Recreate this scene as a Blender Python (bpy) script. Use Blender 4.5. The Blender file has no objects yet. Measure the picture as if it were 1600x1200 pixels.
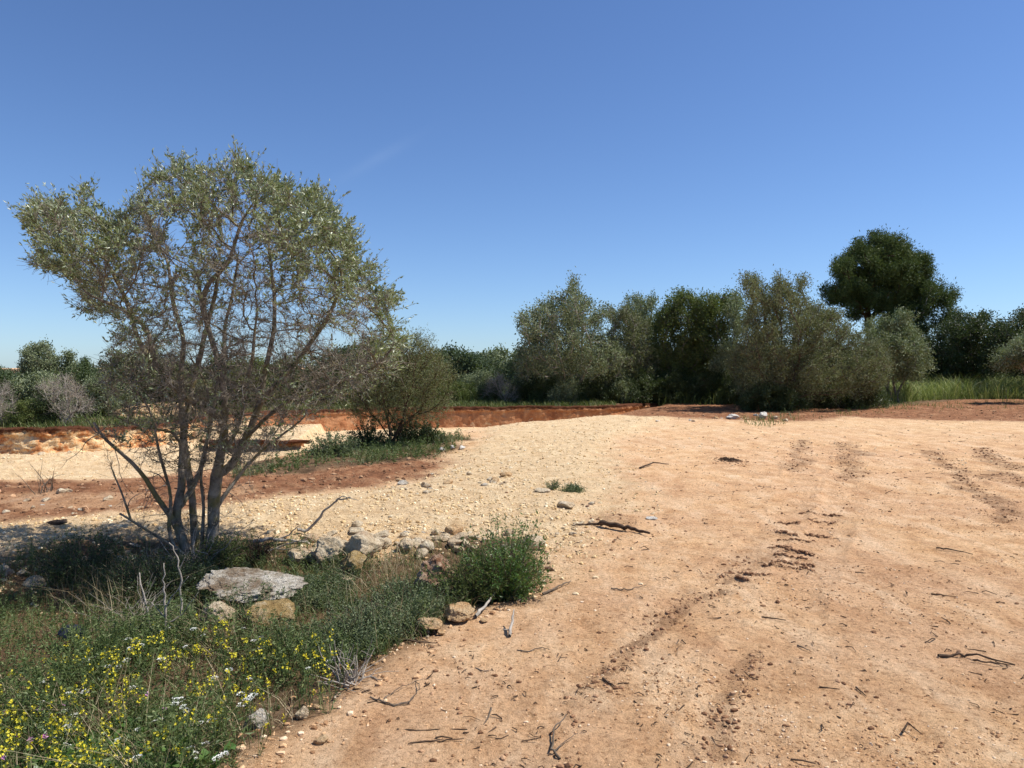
import bpy, bmesh, math, random
import numpy as np
from mathutils import Vector, Matrix, noise as mnoise, Euler
R = np.random.default_rng(7)
random.seed(7)
SC = bpy.context.scene
# ------------------------------------------------------------------ camera
F = 1160.0; W2, H2 = 800.0, 600.0; CAMZ = 1.6
PITCH = math.atan(25 / F)
cam = bpy.data.cameras.new('camera'); camo = bpy.data.objects.new('camera', cam)
SC.collection.objects.link(camo); SC.camera = camo
camo.location = (0, 0, CAMZ); camo.rotation_euler = (math.pi / 2 - PITCH, 0, 0)
cam.sensor_width = 36; cam.lens = 36 * F / 1600; cam.clip_start = 0.05; cam.clip_end = 6000
# ------------------------------------------------------------------ world, sun, exposure
SUN_EL, SUN_AZ = math.radians(56), math.radians(84)      # azimuth clockwise from the view direction
w = bpy.data.worlds.new('World'); SC.world = w; w.use_nodes = True
nt = w.node_tree; nt.nodes.clear()
sky = nt.nodes.new('ShaderNodeTexSky'); sky.sky_type = 'NISHITA'; sky.sun_disc = False
sky.sun_elevation = SUN_EL; sky.sun_rotation = SUN_AZ
sky.air_density = .9; sky.dust_density = 0.1; sky.ozone_density = 6; sky.altitude = 50
hs = nt.nodes.new('ShaderNodeHueSaturation'); hs.inputs['Hue'].default_value = .506; hs.inputs['Saturation'].default_value = 1.07
bg = nt.nodes.new('ShaderNodeBackground'); bg.inputs[1].default_value = 0.104
ow = nt.nodes.new('ShaderNodeOutputWorld')
nt.links.new(sky.outputs[0], hs.inputs['Color']); 
def wn(t, **k):
    x = nt.nodes.new(t)
    for a, b in k.items(): setattr(x, a, b)
    return x
def wmath(op, a, b=0.0):
    x = wn('ShaderNodeMath', operation=op)
    for i, v in enumerate((a, b)):
        if isinstance(v, (int, float)): x.inputs[i].default_value = v
        else: nt.links.new(v, x.inputs[i])
    return x.outputs[0]
def wmix(fac, a, b, mode='MIX'):
    x = wn('ShaderNodeMix', data_type='RGBA', blend_type=mode); nt.links.new(fac, x.inputs[0]); nt.links.new(a, x.inputs[6]); x.inputs[7].default_value = (*b, 1); return x.outputs[2]
tc = wn('ShaderNodeTexCoord'); sx_ = wn('ShaderNodeSeparateXYZ'); nt.links.new(tc.outputs['Generated'], sx_.inputs[0])
low_ = wmath('POWER', wmath('SUBTRACT', 1.0, wmath('ABSOLUTE', sx_.outputs[2])), 13.0)      # bluish air low over the horizon
skc = wmix(low_, hs.outputs[0], (.60, .74, .97), 'MULTIPLY')
# one very thin wisp of high cloud
def sdir(px, py): return Vector(((px - 800) / 1160, 1, -(py - 575) / 1160)).normalized()
d1_, d2_ = sdir(515, 292), sdir(668, 208); nrm = d1_.cross(d2_).normalized(); md = (d1_ + d2_).normalized(); tn = (d2_ - d1_).normalized()
def wdot(v):
    x = wn('ShaderNodeVectorMath', operation='DOT_PRODUCT'); nt.links.new(tc.outputs['Generated'], x.inputs[0]); x.inputs[1].default_value = v; return x.outputs['Value']
def wgauss(v, w_): 
    q = wmath('DIVIDE', v, w_); return wmath('POWER', 2.718, wmath('MULTIPLY', wmath('MULTIPLY', q, q), -1.0))
nz_ = wn('ShaderNodeTexNoise'); nz_.inputs['Scale'].default_value = 22; nt.links.new(tc.outputs['Generated'], nz_.inputs['Vector'])
mk = wmath('MULTIPLY', wmath('MULTIPLY', wgauss(wdot(nrm), .007), wgauss(wdot(tn), .055)), wmath('MULTIPLY', nz_.outputs['Fac'], wmath('MULTIPLY', wmath('GREATER_THAN', wdot(md), .5), .055)))
skc = wmix(mk, skc, (6.5, 7.5, 8.8))
nt.links.new(skc, bg.inputs[0]); nt.links.new(bg.outputs[0], ow.inputs[0])
sl = bpy.data.lights.new('sun', 'SUN'); sl.energy = 4.9; sl.angle = math.radians(0.5); sl.color = (1, .95, .87)
so = bpy.data.objects.new('sun', sl); SC.collection.objects.link(so)
sd = Vector((math.sin(SUN_AZ) * math.cos(SUN_EL), math.cos(SUN_AZ) * math.cos(SUN_EL), math.sin(SUN_EL)))
so.rotation_euler = sd.to_track_quat('Z', 'Y').to_euler(); so.location = (20, 5, 30)
SC.view_settings.view_transform = 'Standard'; SC.view_settings.look = 'None'
SC.view_settings.exposure = 0.42; SC.view_settings.gamma = 1
SC.cycles.max_bounces = 6; SC.cycles.transparent_max_bounces = 4
SC.cycles.diffuse_bounces = 3; SC.cycles.glossy_bounces = 2; SC.cycles.transmission_bounces = 3

# ------------------------------------------------------------------ pixels to places
CA, SA = math.cos(PITCH), math.sin(PITCH)
def ray(px, py):
    a, b = (px - W2) / F, -(py - H2) / F
    return a, CA + b * SA, -SA + b * CA
def at(px, py, Y):
    a, b, c = ray(px, py); t = Y / b
    return (a * t, Y, CAMZ + c * t)
def flat(px, py, z=0.0):
    a, b, c = ray(px, py); t = (z - CAMZ) / c
    return (a * t, b * t)
def project(x, y, z):
    z = z - CAMZ
    f = y * CA - z * SA; u = y * SA + z * CA
    return W2 + F * x / f, H2 - F * u / f

# ------------------------------------------------------------------ noise
def _h(ix, iy, s):
    n = (ix.astype(np.int64) * 374761393 + iy.astype(np.int64) * 668265263 + s * 1442695041) & 0xffffffff
    n = ((n ^ (n >> 13)) * 1274126177) & 0xffffffff
    n = n ^ (n >> 16)
    return (n & 0xffffff) / float(0xffffff)
def vn(x, y, s=0):
    ix, iy = np.floor(x), np.floor(y); fx, fy = x - ix, y - iy
    fx = fx * fx * fx * (fx * (fx * 6 - 15) + 10); fy = fy * fy * fy * (fy * (fy * 6 - 15) + 10)
    a, b = _h(ix, iy, s), _h(ix + 1, iy, s); c, d = _h(ix, iy + 1, s), _h(ix + 1, iy + 1, s)
    return (a * (1 - fx) + b * fx) * (1 - fy) + (c * (1 - fx) + d * fx) * fy * 1.0
def fbm(x, y, scale, oct=3, s=0):
    t = 0; a = 1; n = 0
    for k in range(oct):
        c, q = math.cos(k * 1.3 + .5), math.sin(k * 1.3 + .5)
        X, Y = (x * c - y * q) / scale, (x * q + y * c) / scale
        t = t + a * (vn(X, Y, s + k * 17) * 2 - 1); n += a; a *= .5; scale /= 2.1
    return t / n
def smooth(a, b, v):
    t = np.clip((v - a) / (b - a), 0, 1); return t * t * (3 - 2 * t)
def sdpoly(x, y, P):
    """signed distance to a closed polygon, positive inside"""
    x = np.asarray(x, float); y = np.asarray(y, float)
    d = np.full(x.shape, 1e18); ins = np.zeros(x.shape, bool); n = len(P)
    for i in range(n):
        ax, ay = P[i]; bx, by = P[(i + 1) % n]
        ex, ey = bx - ax, by - ay; wx, wy = x - ax, y - ay
        t = np.clip((wx * ex + wy * ey) / (ex * ex + ey * ey + 1e-12), 0, 1)
        d = np.minimum(d, (wx - ex * t) ** 2 + (wy - ey * t) ** 2)
        c = (ay > y) != (by > y)
        with np.errstate(divide='ignore', invalid='ignore'):
            xi = ax + ex * (y - ay) / (ey if ey != 0 else 1e-9)
        ins ^= c & (x < xi)
    d = np.sqrt(d); return np.where(ins, d, -d)
def sdline(x, y, L):
    d = np.full(np.shape(x), 1e18)
    for (ax, ay), (bx, by) in zip(L[:-1], L[1:]):
        ex, ey = bx - ax, by - ay; wx, wy = x - ax, y - ay
        t = np.clip((wx * ex + wy * ey) / (ex * ex + ey * ey + 1e-12), 0, 1)
        d = np.minimum(d, (wx - ex * t) ** 2 + (wy - ey * t) ** 2)
    return np.sqrt(d)

# ------------------------------------------------------------------ layout of the ground (metres)
def PW(L): return [flat(*p) for p in L]
FAR_RIM = [(-40, 16.5), (-26, 17.5)] + PW([(-120, 675), (0, 671), (60, 672), (150, 669), (230, 664), (300, 655), (360, 648), (430, 643), (510, 641), (600, 638), (700, 637), (800, 636), (900, 635), (965, 634), (1030, 630)])
NEAR_RIM = PW([(1050, 633), (1000, 641), (960, 650), (900, 655), (830, 661), (760, 667), (720, 674), (680, 684), (600, 690), (520, 698), (470, 706), (400, 722), (330, 735), (240, 746), (170, 751), (0, 750), (-200, 752)]) + [(-26, 10.5), (-40, 11)]
PIT = FAR_RIM + NEAR_RIM
BENCH = [(-7.2, 29.5), (-6.7, 25.0), (-6.2, 22.1), (-6.7, 21.5), (-7.6, 21.5), (-9.0, 21.9), (-10.5, 23), (-11.5, 26), (-11, 30)]
CREAM = PW([(-900, 900), (-300, 830), (0, 822), (120, 806), (260, 802), (400, 782), (560, 768), (640, 757), (690, 735), (735, 700), (760, 672), (800, 660), (960, 648), (1060, 652), (1010, 668), (960, 690), (930, 720), (960, 760), (935, 790), (905, 815), (880, 850), (860, 900), (800, 900), (600, 870), (480, 850), (380, 850), (200, 850), (60, 870), (0, 920), (-400, 1000)])
RED = PW([(-900, 752), (-200, 752), (0, 752), (170, 752), (240, 748), (330, 738), (480, 735), (600, 716), (680, 706), (720, 705), (680, 732), (640, 752), (560, 764), (400, 778), (260, 798), (120, 802), (0, 815), (-300, 826), (-900, 890)])
REDR = PW([(1000, 652), (960, 646), (1040, 628), (1160, 622), (1400, 622), (1700, 620), (2300, 622), (2300, 668), (1700, 664), (1600, 660), (1450, 656), (1330, 652), (1240, 660), (1150, 656)])
VEG = PW([(-700, 1000), (-300, 920), (0, 888), (60, 862), (130, 846), (300, 842), (470, 850), (600, 875), (700, 850), (820, 845), (850, 900), (830, 935), (745, 945), (690, 975), (640, 1010), (545, 1060), (500, 1110), (430, 1145), (360, 1200), (200, 1320), (-200, 1500), (-900, 1300)])
STRIP = PW([(360, 748), (370, 726), (470, 708), (520, 700), (600, 690), (680, 680), (735, 686), (720, 700), (690, 715), (640, 720), (560, 730), (480, 742)])
BEYOND = [(-60, 17.5), (-26, 18.2)] + [(x, y + .3) for x, y in FAR_RIM[2:-1]] + PW([(1030, 627), (1160, 624), (1250, 622), (1340, 640), (1500, 626), (1700, 622), (2600, 620)]) + [(120, 60), (300, 500), (-300, 500), (-120, 60)]
RUTS = [([(1115, 925), (1060, 945), (1020, 985), (960, 1050), (925, 1075)], .07), ([(1190, 1020), (1165, 1075), (1140, 1105), (1130, 1190)], .06),
        ([(1250, 688), (1245, 735)], .22), ([(1325, 692), (1320, 745)], .25), ([(1465, 705), (1500, 740), (1585, 815)], .16),
        ([(1525, 700), (1600, 735)], .22), ([(1170, 870), (1120, 910)], .05), ([(1560, 742), (1640, 760)], .4)]
RUTS = [(PW(l), w_) for l, w_ in RUTS]
BARS = [((1191, 886), (1272, 894)), ((1162, 900), (1202, 904)), ((1206, 880), (1272, 886)), ((1208, 870), (1262, 876)), ((1228, 864), (1270, 869)),
        ((1202, 857), (1233, 860)), ((1217, 847), (1268, 851)), ((1210, 834), (1246, 842)), ((1258, 839), (1300, 843)), ((1263, 815), (1305, 818)),
        ((1250, 804), (1316, 807)), ((1217, 819), (1250, 821)), ((1150, 905), (1170, 912))]
BARS = [PW(b) for b in BARS]
LUGS = [PW([(840, 1260), (960, 1050), (1060, 945), (1150, 890), (1225, 820), (1248, 760), (1250, 690)]), PW([(1110, 1260), (1180, 1040), (1262, 900), (1305, 810), (1322, 740), (1325, 690)]), PW([(1900, 1100), (1700, 880), (1585, 815), (1500, 740), (1465, 700)])]
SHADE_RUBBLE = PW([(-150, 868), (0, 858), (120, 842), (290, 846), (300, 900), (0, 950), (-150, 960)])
MOUND = flat(962, 812)
def hbase(x, y):
    x = np.asarray(x, float); y = np.asarray(y, float)
    d = sdpoly(x, y, PIT)
    dn = sdline(x, y, NEAR_RIM)
    df = sdline(x, y, FAR_RIM)
    z = -0.8 * smooth(0, 1, np.where(df < dn, (d + .42) / .34, d / 1.3))
    b = sdpoly(x, y, BENCH); z = np.where(z < -.3, z + .30 * smooth(.0, .18, b), z)
    # low scree at the foot of the left-hand bank
    z = z + np.where((d > 0) & (x < -9), .28 * np.exp(-(df / 1.1) ** 2) * smooth(.1, .5, df), 0)
    z = z - .10 * smooth(0, 1, sdpoly(x, y, VEG) / .5)
    z = z + .045 * smooth(-.1, .5, sdpoly(x, y, CREAM))
    z = z + .05 * np.exp(-((x - MOUND[0]) ** 2 / .05 + (y - MOUND[1]) ** 2 / .09))
    z = z + 1.1 * smooth(50, 150, np.hypot(x, y))
    z = z + np.where(d < 0, .025 * fbm(x, y, 3.5, 2, 5), .03 * fbm(x, y, 2, 2, 6))
    return z
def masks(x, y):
    wx = x + .22 * fbm(x, y, .9, 4, 31) * np.clip(np.hypot(x, y) / 8, .35, 2); wy = y + .25 * fbm(x, y, .9, 4, 57) * np.clip(np.hypot(x, y) / 8, .35, 2)
    cr = smooth(-.75, .45, sdpoly(wx, wy, CREAM) + .35 * fbm(x, y, .35, 3, 151))
    farc = smooth(10, 22, y) * smooth(-.5, .2, x - (-2)) * .55
    cr = np.maximum(cr, farc * (.6 + .4 * fbm(x, y, 2.5, 3, 9)))
    pit = smooth(.1, .5, sdpoly(wx, wy, PIT)); cr = np.maximum(cr, pit)
    rd = np.maximum(smooth(-.25, .3, sdpoly(wx, wy, RED) + .3 * fbm(x, y, .7, 3, 171)) * (.55 + .45 * smooth(-.3, .05, fbm(x, y, 1.1, 3, 172))), smooth(-.5, .5, sdpoly(wx, wy, REDR))) * (1 - smooth(.2, .6, pit))
    vg = np.maximum(smooth(-.15, .15, sdpoly(wx, wy, VEG)), np.maximum(smooth(-.1, .3, sdpoly(wx, wy, STRIP)), smooth(-.3, .5, sdpoly(wx, wy, BEYOND))))
    dk = np.zeros_like(x)
    for L, w_ in RUTS:
        dd = sdline(wx, wy, L) / w_
        dk = np.maximum(dk, smooth(1.15, .45, dd) * (.62 + .6 * fbm(x, y, .13, 2, 77)))
    for k, L in enumerate(LUGS):
        dk = np.maximum(dk, .30 * np.exp(-(sdline(x, y, L) / .2) ** 4) * smooth(.0, .4, fbm(x, y, .5, 3, 140 + k)))
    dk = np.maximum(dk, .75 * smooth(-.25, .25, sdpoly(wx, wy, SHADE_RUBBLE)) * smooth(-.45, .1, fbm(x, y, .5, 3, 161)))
    for L in BARS:
        dk = np.maximum(dk, .9 * smooth(.028, .008, sdline(x, y + .008 * fbm(x, y, .06, 2, 3), L)))
    dk = np.maximum(dk, .5 * smooth(.35, .1, np.hypot(x - MOUND[0], (y - MOUND[1]) * .7)))
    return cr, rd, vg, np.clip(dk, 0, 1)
def hfull(x, y, m=None):
    cr, rd, vg, dk = masks(x, y) if m is None else m
    z = hbase(x, y)
    r = np.hypot(x, y)
    z = z + .012 * fbm(x, y, .8, 2, 41) + .011 * fbm(x, y, .17, 4, 42) + .004 * fbm(x, y, .06, 2, 52)
    rough = np.abs(fbm(x, y, .22, 3, 43))
    z = z + cr * (.045 * (.45 - rough) * smooth(.1, .7, fbm(x, y, 1.7, 2, 44) * .6 + .5) + .010 * fbm(x, y, .07, 2, 45))
    z = z + rd * (.05 * (.5 - np.abs(fbm(x, y, .3, 3, 46))) + .012 * fbm(x, y, .1, 2, 47))
    z = z + vg * .04 * fbm(x, y, .3, 3, 48)
    z = z + dk * (.018 * fbm(x, y, .07, 2, 49) - .004)
    tr = (1 - cr) * (1 - rd) * (1 - vg)
    z = z - tr * .010 * smooth(.30, .62, fbm(x, y, .35, 3, 50))
    for k, L in enumerate(LUGS):
        d = sdline(x, y, L) / .19; m_ = np.exp(-d ** 4) * tr * smooth(-.45, .15, fbm(x, y, 1.1, 2, 120 + k))
        z = z - .012 * m_ + .007 * m_ * np.sin(6.283 * (y + .25 * np.abs(x * .3)) / .135) + .010 * np.exp(-((d - 1.25) / .22) ** 2) * tr * (fbm(x, y, .4, 2, 130 + k) > 0)
    for L in BARS:
        d = sdline(x, y, L); z = z + .020 * np.exp(-(d / .020) ** 2) * (.6 + .8 * vn(x * 40, y * 40, 2))
    return z
def H(x, y):
    return float(hbase(np.array([x]), np.array([y]))[0])
def ground(px, py):
    a, b, c = ray(px, py)
    t = np.exp(np.linspace(math.log(1.5), math.log(120), 4000))
    h = hbase(a * t, b * t); k = np.argmax(CAMZ + c * t < h)
    if k == 0: k = 3999
    return Vector((a * t[k], b * t[k], float(h[k])))

# ------------------------------------------------------------------ object helpers
COL = SC.collection
def link(o): COL.objects.link(o); return o
def mesh_obj(name, V, Fc, mat, parent=None, var=None, smooth_=False, attrs=None, mats=None, midx=None):
    """V (n,3); Fc (m,k) array or list of such arrays"""
    V = np.asarray(V, np.float32).reshape(-1, 3)
    if not isinstance(Fc, list): Fc = [Fc]
    Fc = [np.asarray(f, np.int32) for f in Fc if len(f)]
    me = bpy.data.meshes.new(name)
    me.vertices.add(len(V)); me.vertices.foreach_set('co', V.ravel())
    tot = sum(f.size for f in Fc); npol = sum(len(f) for f in Fc)
    me.loops.add(tot); me.polygons.add(npol)
    me.loops.foreach_set('vertex_index', np.concatenate([f.ravel() for f in Fc]))
    starts = []; s = 0
    for f in Fc:
        k = f.shape[1]; starts.append(s + np.arange(len(f)) * k); s += f.size
    me.polygons.foreach_set('loop_start', np.concatenate(starts).astype(np.int32))
    if smooth_: me.polygons.foreach_set('use_smooth', np.ones(npol, bool))
    else: me.polygons.foreach_set('use_smooth', np.zeros(npol, bool))
    for m_ in (mats or [mat]): me.materials.append(m_)
    if midx is not None: me.polygons.foreach_set('material_index', np.asarray(midx, np.int32))
    me.update(calc_edges=True)
    if var is not None:
        a = me.attributes.new('var', 'FLOAT', 'FACE'); a.data.foreach_set('value', np.asarray(var, np.float32))
    for k, v in (attrs or {}).items():
        a = me.attributes.new(k, 'FLOAT', 'POINT'); a.data.foreach_set('value', np.asarray(v, np.float32))
    o = link(bpy.data.objects.new(name, me))
    if parent is not None: o.parent = parent
    return o
def tag(o, label=None, cat=None, group=None, kind=None):
    if label: o['label'] = label
    if cat: o['category'] = cat
    if group: o['group'] = group
    if kind: o['kind'] = kind
    return o
def empty(name, loc, label, cat, group=None, rz=0):
    o = link(bpy.data.objects.new(name, None)); o.location = loc; o.rotation_euler = (0, 0, rz); o.empty_display_size = .1
    return tag(o, label, cat, group)
def copy_thing(root, loc, rz=0, s=1.0, label=None, group=None, tilt=(0, 0)):
    r = link(root.copy()); r.location = loc; r.rotation_euler = (tilt[0], tilt[1], rz)
    r.scale = (s, s, s) if not isinstance(s, tuple) else s
    if label: r['label'] = label
    if group: r['group'] = group
    for ch in list(root.children):
        c = link(ch.copy()); c.parent = r
    return r
class Geo:
    """collects verts / quads / tris"""
    def __init__(s): s.V = []; s.Q = []; s.T = []; s.vq = []; s.vt = []; s.n = 0
    def add(s, V, Q=None, T=None, vq=None, vt=None):
        V = np.asarray(V, float).reshape(-1, 3)
        if Q is not None and len(Q): s.Q.append(np.asarray(Q) + s.n); s.vq.append(np.full(len(Q), .5) if vq is None else vq)
        if T is not None and len(T): s.T.append(np.asarray(T) + s.n); s.vt.append(np.full(len(T), .5) if vt is None else vt)
        s.V.append(V); s.n += len(V)
    def obj(s, name, mat, parent=None, smooth_=False, off=None):
        V = np.concatenate(s.V)
        if off is not None: V = V - np.asarray(off)
        Fc = []; var = []
        if s.Q: Fc.append(np.concatenate(s.Q)); var.append(np.concatenate(s.vq))
        if s.T: Fc.append(np.concatenate(s.T)); var.append(np.concatenate(s.vt))
        return mesh_obj(name, V, Fc, mat, parent, np.concatenate(var), smooth_)
def unit(v): return v / (np.linalg.norm(v, axis=-1, keepdims=True) + 1e-9)
def perp(d, ref=None):
    """a random unit vector perpendicular to each row of d"""
    r = R.normal(size=d.shape) if ref is None else np.broadcast_to(ref, d.shape)
    return unit(np.cross(d, r))
def leaves(P, D, L, Wd, var, fold=.25, N=None):
    """diamond leaves: 4 verts, base at P, along D"""
    n = len(P); S = perp(D) if N is None else unit(np.cross(D, N)); U = np.cross(S, D)
    L = np.broadcast_to(L, (n,))[:, None]; Wd = np.broadcast_to(Wd, (n,))[:, None]
    mid = P + D * L * .45 + U * Wd * fold
    V = np.stack([P, mid + S * Wd * .5, P + D * L, mid - S * Wd * .5], 1).reshape(-1, 3)
    return V, np.arange(4 * n).reshape(-1, 4), var
def sticks(P0, P1, P2, r0, r1, sides=3):
    """tapered bent twigs in two pieces"""
    n = len(P0); d = unit(P2 - P0); a = perp(d); b = np.cross(d, a)
    V = []
    for P, r in ((P0, r0), (P1, (r0 + r1) * .5), (P2, r1)):
        r = np.broadcast_to(r, (n,))[:, None]
        for k in range(sides):
            t = 2 * math.pi * k / sides
            V.append(P + (a * math.cos(t) + b * math.sin(t)) * r)
    V = np.stack(V, 1).reshape(-1, 3); base = np.arange(n)[:, None] * (3 * sides); Q = []
    for s_ in range(2):
        for k in range(sides):
            k2 = (k + 1) % sides
            Q.append(base + np.array([[s_ * sides + k, s_ * sides + k2, (s_ + 1) * sides + k2, (s_ + 1) * sides + k]]))
    return V, np.concatenate(Q, 0)
def tube(G, pts, rad, sides=6, var=.5, rough=0):
    """a swept tube along a polyline"""
    pts = np.asarray(pts, float); n = len(pts)
    if n < 2: return
    T = np.zeros_like(pts); T[1:-1] = pts[2:] - pts[:-2]; T[0] = pts[1] - pts[0]; T[-1] = pts[-1] - pts[-2]; T = unit(T)
    a = np.cross(T[0], [0.31, .2, .93]); a /= np.linalg.norm(a) + 1e-9
    ang = np.arange(sides) * 2 * math.pi / sides; V = []
    for i in range(n):
        a = a - T[i] * a.dot(T[i]); a /= np.linalg.norm(a) + 1e-9; b = np.cross(T[i], a)
        rr = rad[i] * (1 + (rough * R.normal(size=sides) if rough else 0))
        V.append(pts[i] + (np.cos(ang) * rr)[:, None] * a + (np.sin(ang) * rr)[:, None] * b)
    V = np.concatenate(V); k = np.arange(sides); k2 = (k + 1) % sides
    Q = np.concatenate([np.stack([i * sides + k, i * sides + k2, (i + 1) * sides + k2, (i + 1) * sides + k], 1) for i in range(n - 1)])
    V = np.concatenate([V, pts[-1:] + T[-1:] * rad[-1] * .6]); e = (n - 1) * sides
    Tt = np.stack([e + k, e + k2, np.full(sides, n * sides)], 1)
    G.add(V, Q, Tt, np.full(len(Q), var), np.full(len(Tt), var))

# ------------------------------------------------------------------ materials
class NT:
    def __init__(s, name):
        s.m = bpy.data.materials.new(name); s.m.use_nodes = True; s.t = s.m.node_tree; s.t.nodes.clear()
        s.out = s.n('ShaderNodeOutputMaterial')
    def n(s, t, **k):
        x = s.t.nodes.new(t)
        for a, b in k.items(): setattr(x, a, b)
        return x
    def l(s, a, b): s.t.links.new(a, b)
    def noise(s, vec, scale, detail=4, rough=.6, dist=0):
        x = s.n('ShaderNodeTexNoise'); x.inputs['Scale'].default_value = scale; x.inputs['Detail'].default_value = detail
        x.inputs['Roughness'].default_value = rough; x.inputs['Distortion'].default_value = dist
        if vec is not None: s.l(vec, x.inputs['Vector'])
        return x.outputs['Fac']
    def ramp(s, fac, stops):
        x = s.n('ShaderNodeValToRGB'); e = x.color_ramp.elements
        while len(e) > 1: e.remove(e[-1])
        for i, (p, c) in enumerate(stops):
            q = e[0] if i == 0 else e.new(p)
            q.position = p; q.color = (*c, 1) if len(c) == 3 else c
        s.l(fac, x.inputs['Fac']); return x.outputs['Color']
    def mix(s, fac, a, b, mode='MIX'):
        x = s.n('ShaderNodeMix', data_type='RGBA', blend_type=mode)
        for sock, v in ((x.inputs[0], fac), (x.inputs[6], a), (x.inputs[7], b)):
            if isinstance(v, (int, float)): sock.default_value = v
            elif isinstance(v, tuple): sock.default_value = (*v, 1)
            else: s.l(v, sock)
        return x.outputs[2]
    def math(s, op, a, b=None, clamp=False):
        x = s.n('ShaderNodeMath', operation=op); x.use_clamp = clamp
        for i, v in enumerate((a, b)):
            if v is None: continue
            if isinstance(v, (int, float)): x.inputs[i].default_value = v
            else: s.l(v, x.inputs[i])
        return x.outputs[0]
    def attr(s, name):
        x = s.n('ShaderNodeAttribute'); x.attribute_name = name; return x.outputs['Fac']
    def pos(s): return s.n('ShaderNodeNewGeometry').outputs['Position']
    def obj(s): return s.n('ShaderNodeTexCoord').outputs['Object']
    def bump(s, h, strength, dist):
        x = s.n('ShaderNodeBump'); x.inputs['Strength'].default_value = strength; x.inputs['Distance'].default_value = dist
        s.l(h, x.inputs['Height']); return x.outputs[0]
    def bsdf(s, col, rough=.9, spec=.2, normal=None):
        b = s.n('ShaderNodeBsdfPrincipled')
        if isinstance(col, tuple): b.inputs['Base Color'].default_value = (*col, 1)
        else: s.l(col, b.inputs['Base Color'])
        if isinstance(rough, (int, float)): b.inputs['Roughness'].default_value = rough
        else: s.l(rough, b.inputs['Roughness'])
        b.inputs['Specular IOR Level'].default_value = spec
        if normal is not None: s.l(normal, b.inputs['Normal'])
        return b.outputs[0]
    def done(s, sh): s.l(sh, s.out.inputs['Surface']); return s.m
def leaf_mat(name, stops, back=None, trans=.3, rough=.5, spec=.3, tcol=None):
    t = NT(name); c = t.ramp(t.attr('var'), stops)
    if back: c = t.mix(t.math('MULTIPLY', t.n('ShaderNodeNewGeometry').outputs['Backfacing'], .8), c, back)
    b = t.bsdf(c, rough, spec)
    tr = t.n('ShaderNodeBsdfTranslucent'); t.l(t.mix(.6, c, tcol or (.16, .22, .03)), tr.inputs[0])
    mx = t.n('ShaderNodeMixShader'); mx.inputs[0].default_value = trans; t.l(b, mx.inputs[1]); t.l(tr.outputs[0], mx.inputs[2])
    return t.done(mx.outputs[0])
def bark_mat(name, a, b, lich=None, sc=14):
    t = NT(name); p = t.obj(); n1 = t.noise(p, sc, 5, .65)
    c = t.ramp(n1, [(.32, a), (.68, b)])
    if lich: c = t.mix(t.math('MULTIPLY', t.ramp(t.noise(p, 5, 3), [(.48, (0, 0, 0)), (.62, (1, 1, 1))]), .7), c, lich)
    return t.done(t.bsdf(c, .9, .15, t.bump(t.noise(p, sc * 6, 4, .7), .7, .01)))
M = {}
M['olive'] = leaf_mat('olive leaf', [(0, (0.072, 0.105, 0.034)), (.45, (0.163, 0.203, 0.072)), (.8, (0.273, 0.304, 0.124)), (1, (0.429, 0.446, 0.221))], (0.338, 0.392, 0.260), .22, .38, .5, (0.260, 0.324, 0.065))
M['olive_far'] = leaf_mat('grey olive leaf', [(0, (0.069, 0.088, 0.036)), (.5, (0.160, 0.190, 0.086)), (1, (0.312, 0.346, 0.188))], (0.289, 0.331, 0.203), .2, .55, .12)
M['brownish'] = leaf_mat('brownish olive leaf', [(0, (0.057, 0.064, 0.026)), (.5, (0.149, 0.163, 0.073)), (1, (0.263, 0.280, 0.144))], (0.227, 0.247, 0.137), .2, .6, .10)
M['shrub'] = leaf_mat('shrub leaf', [(0, (.060, .070, .026)), (.5, (.150, .165, .062)), (1, (.27, .28, .13))], (.22, .23, .13), .25, .55, .12)
M['green'] = leaf_mat('green leaf', [(0, (0.050, 0.077, 0.027)), (.5, (0.121, 0.156, 0.049)), (1, (0.245, 0.263, 0.096))], None, .25, .5, .12)
M['pine'] = leaf_mat('pine needle', [(0, (0.029, 0.052, 0.020)), (.5, (0.072, 0.109, 0.038)), (1, (0.152, 0.189, 0.058))], None, .15, .5, .10)
M['dark'] = leaf_mat('dark scrub leaf', [(0, (0.019, 0.032, 0.012)), (.5, (0.049, 0.074, 0.024)), (1, (0.108, 0.142, 0.049))], None, .15, .45, .3)
M['far'] = leaf_mat('far tree leaf', [(0, (0.044, 0.068, 0.036)), (.5, (0.081, 0.111, 0.060)), (1, (0.150, 0.182, 0.101))], None, .2, .6, .10)
M['weed'] = leaf_mat('weed leaf', [(0, (0.048, 0.081, 0.028)), (.5, (0.112, 0.157, 0.052)), (1, (0.226, 0.257, 0.105))], None, .3, .5, .25)
M['greyweed'] = leaf_mat('grey green weed leaf', [(0, (0.062, 0.089, 0.044)), (.5, (0.138, 0.176, 0.087)), (1, (0.255, 0.279, 0.152))], None, .25, .55, .25)
M['lush'] = leaf_mat('broad leaf', [(0, (0.039, 0.089, 0.020)), (.5, (0.072, 0.152, 0.032)), (1, (0.143, 0.231, 0.060))], None, .3, .4, .4)
M['grass'] = leaf_mat('grass blade', [(0, (0.050, 0.084, 0.022)), (.5, (0.115, 0.153, 0.046)), (.85, (0.240, 0.233, 0.100)), (1, (0.420, 0.335, 0.180))], None, .3, .5, .25)
M['meadow'] = leaf_mat('meadow grass', [(0, (0.098, 0.143, 0.036)), (.5, (0.225, 0.285, 0.087)), (.9, (0.435, 0.450, 0.165)), (1, (0.750, 0.705, 0.360))], None, .3, .6, .2)
M['dry'] = leaf_mat('dry grass', [(0, (.16, .12, .065)), (.5, (.33, .26, .15)), (1, (.55, .46, .30))], None, .2, .7, .15, (.4, .3, .1))
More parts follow.
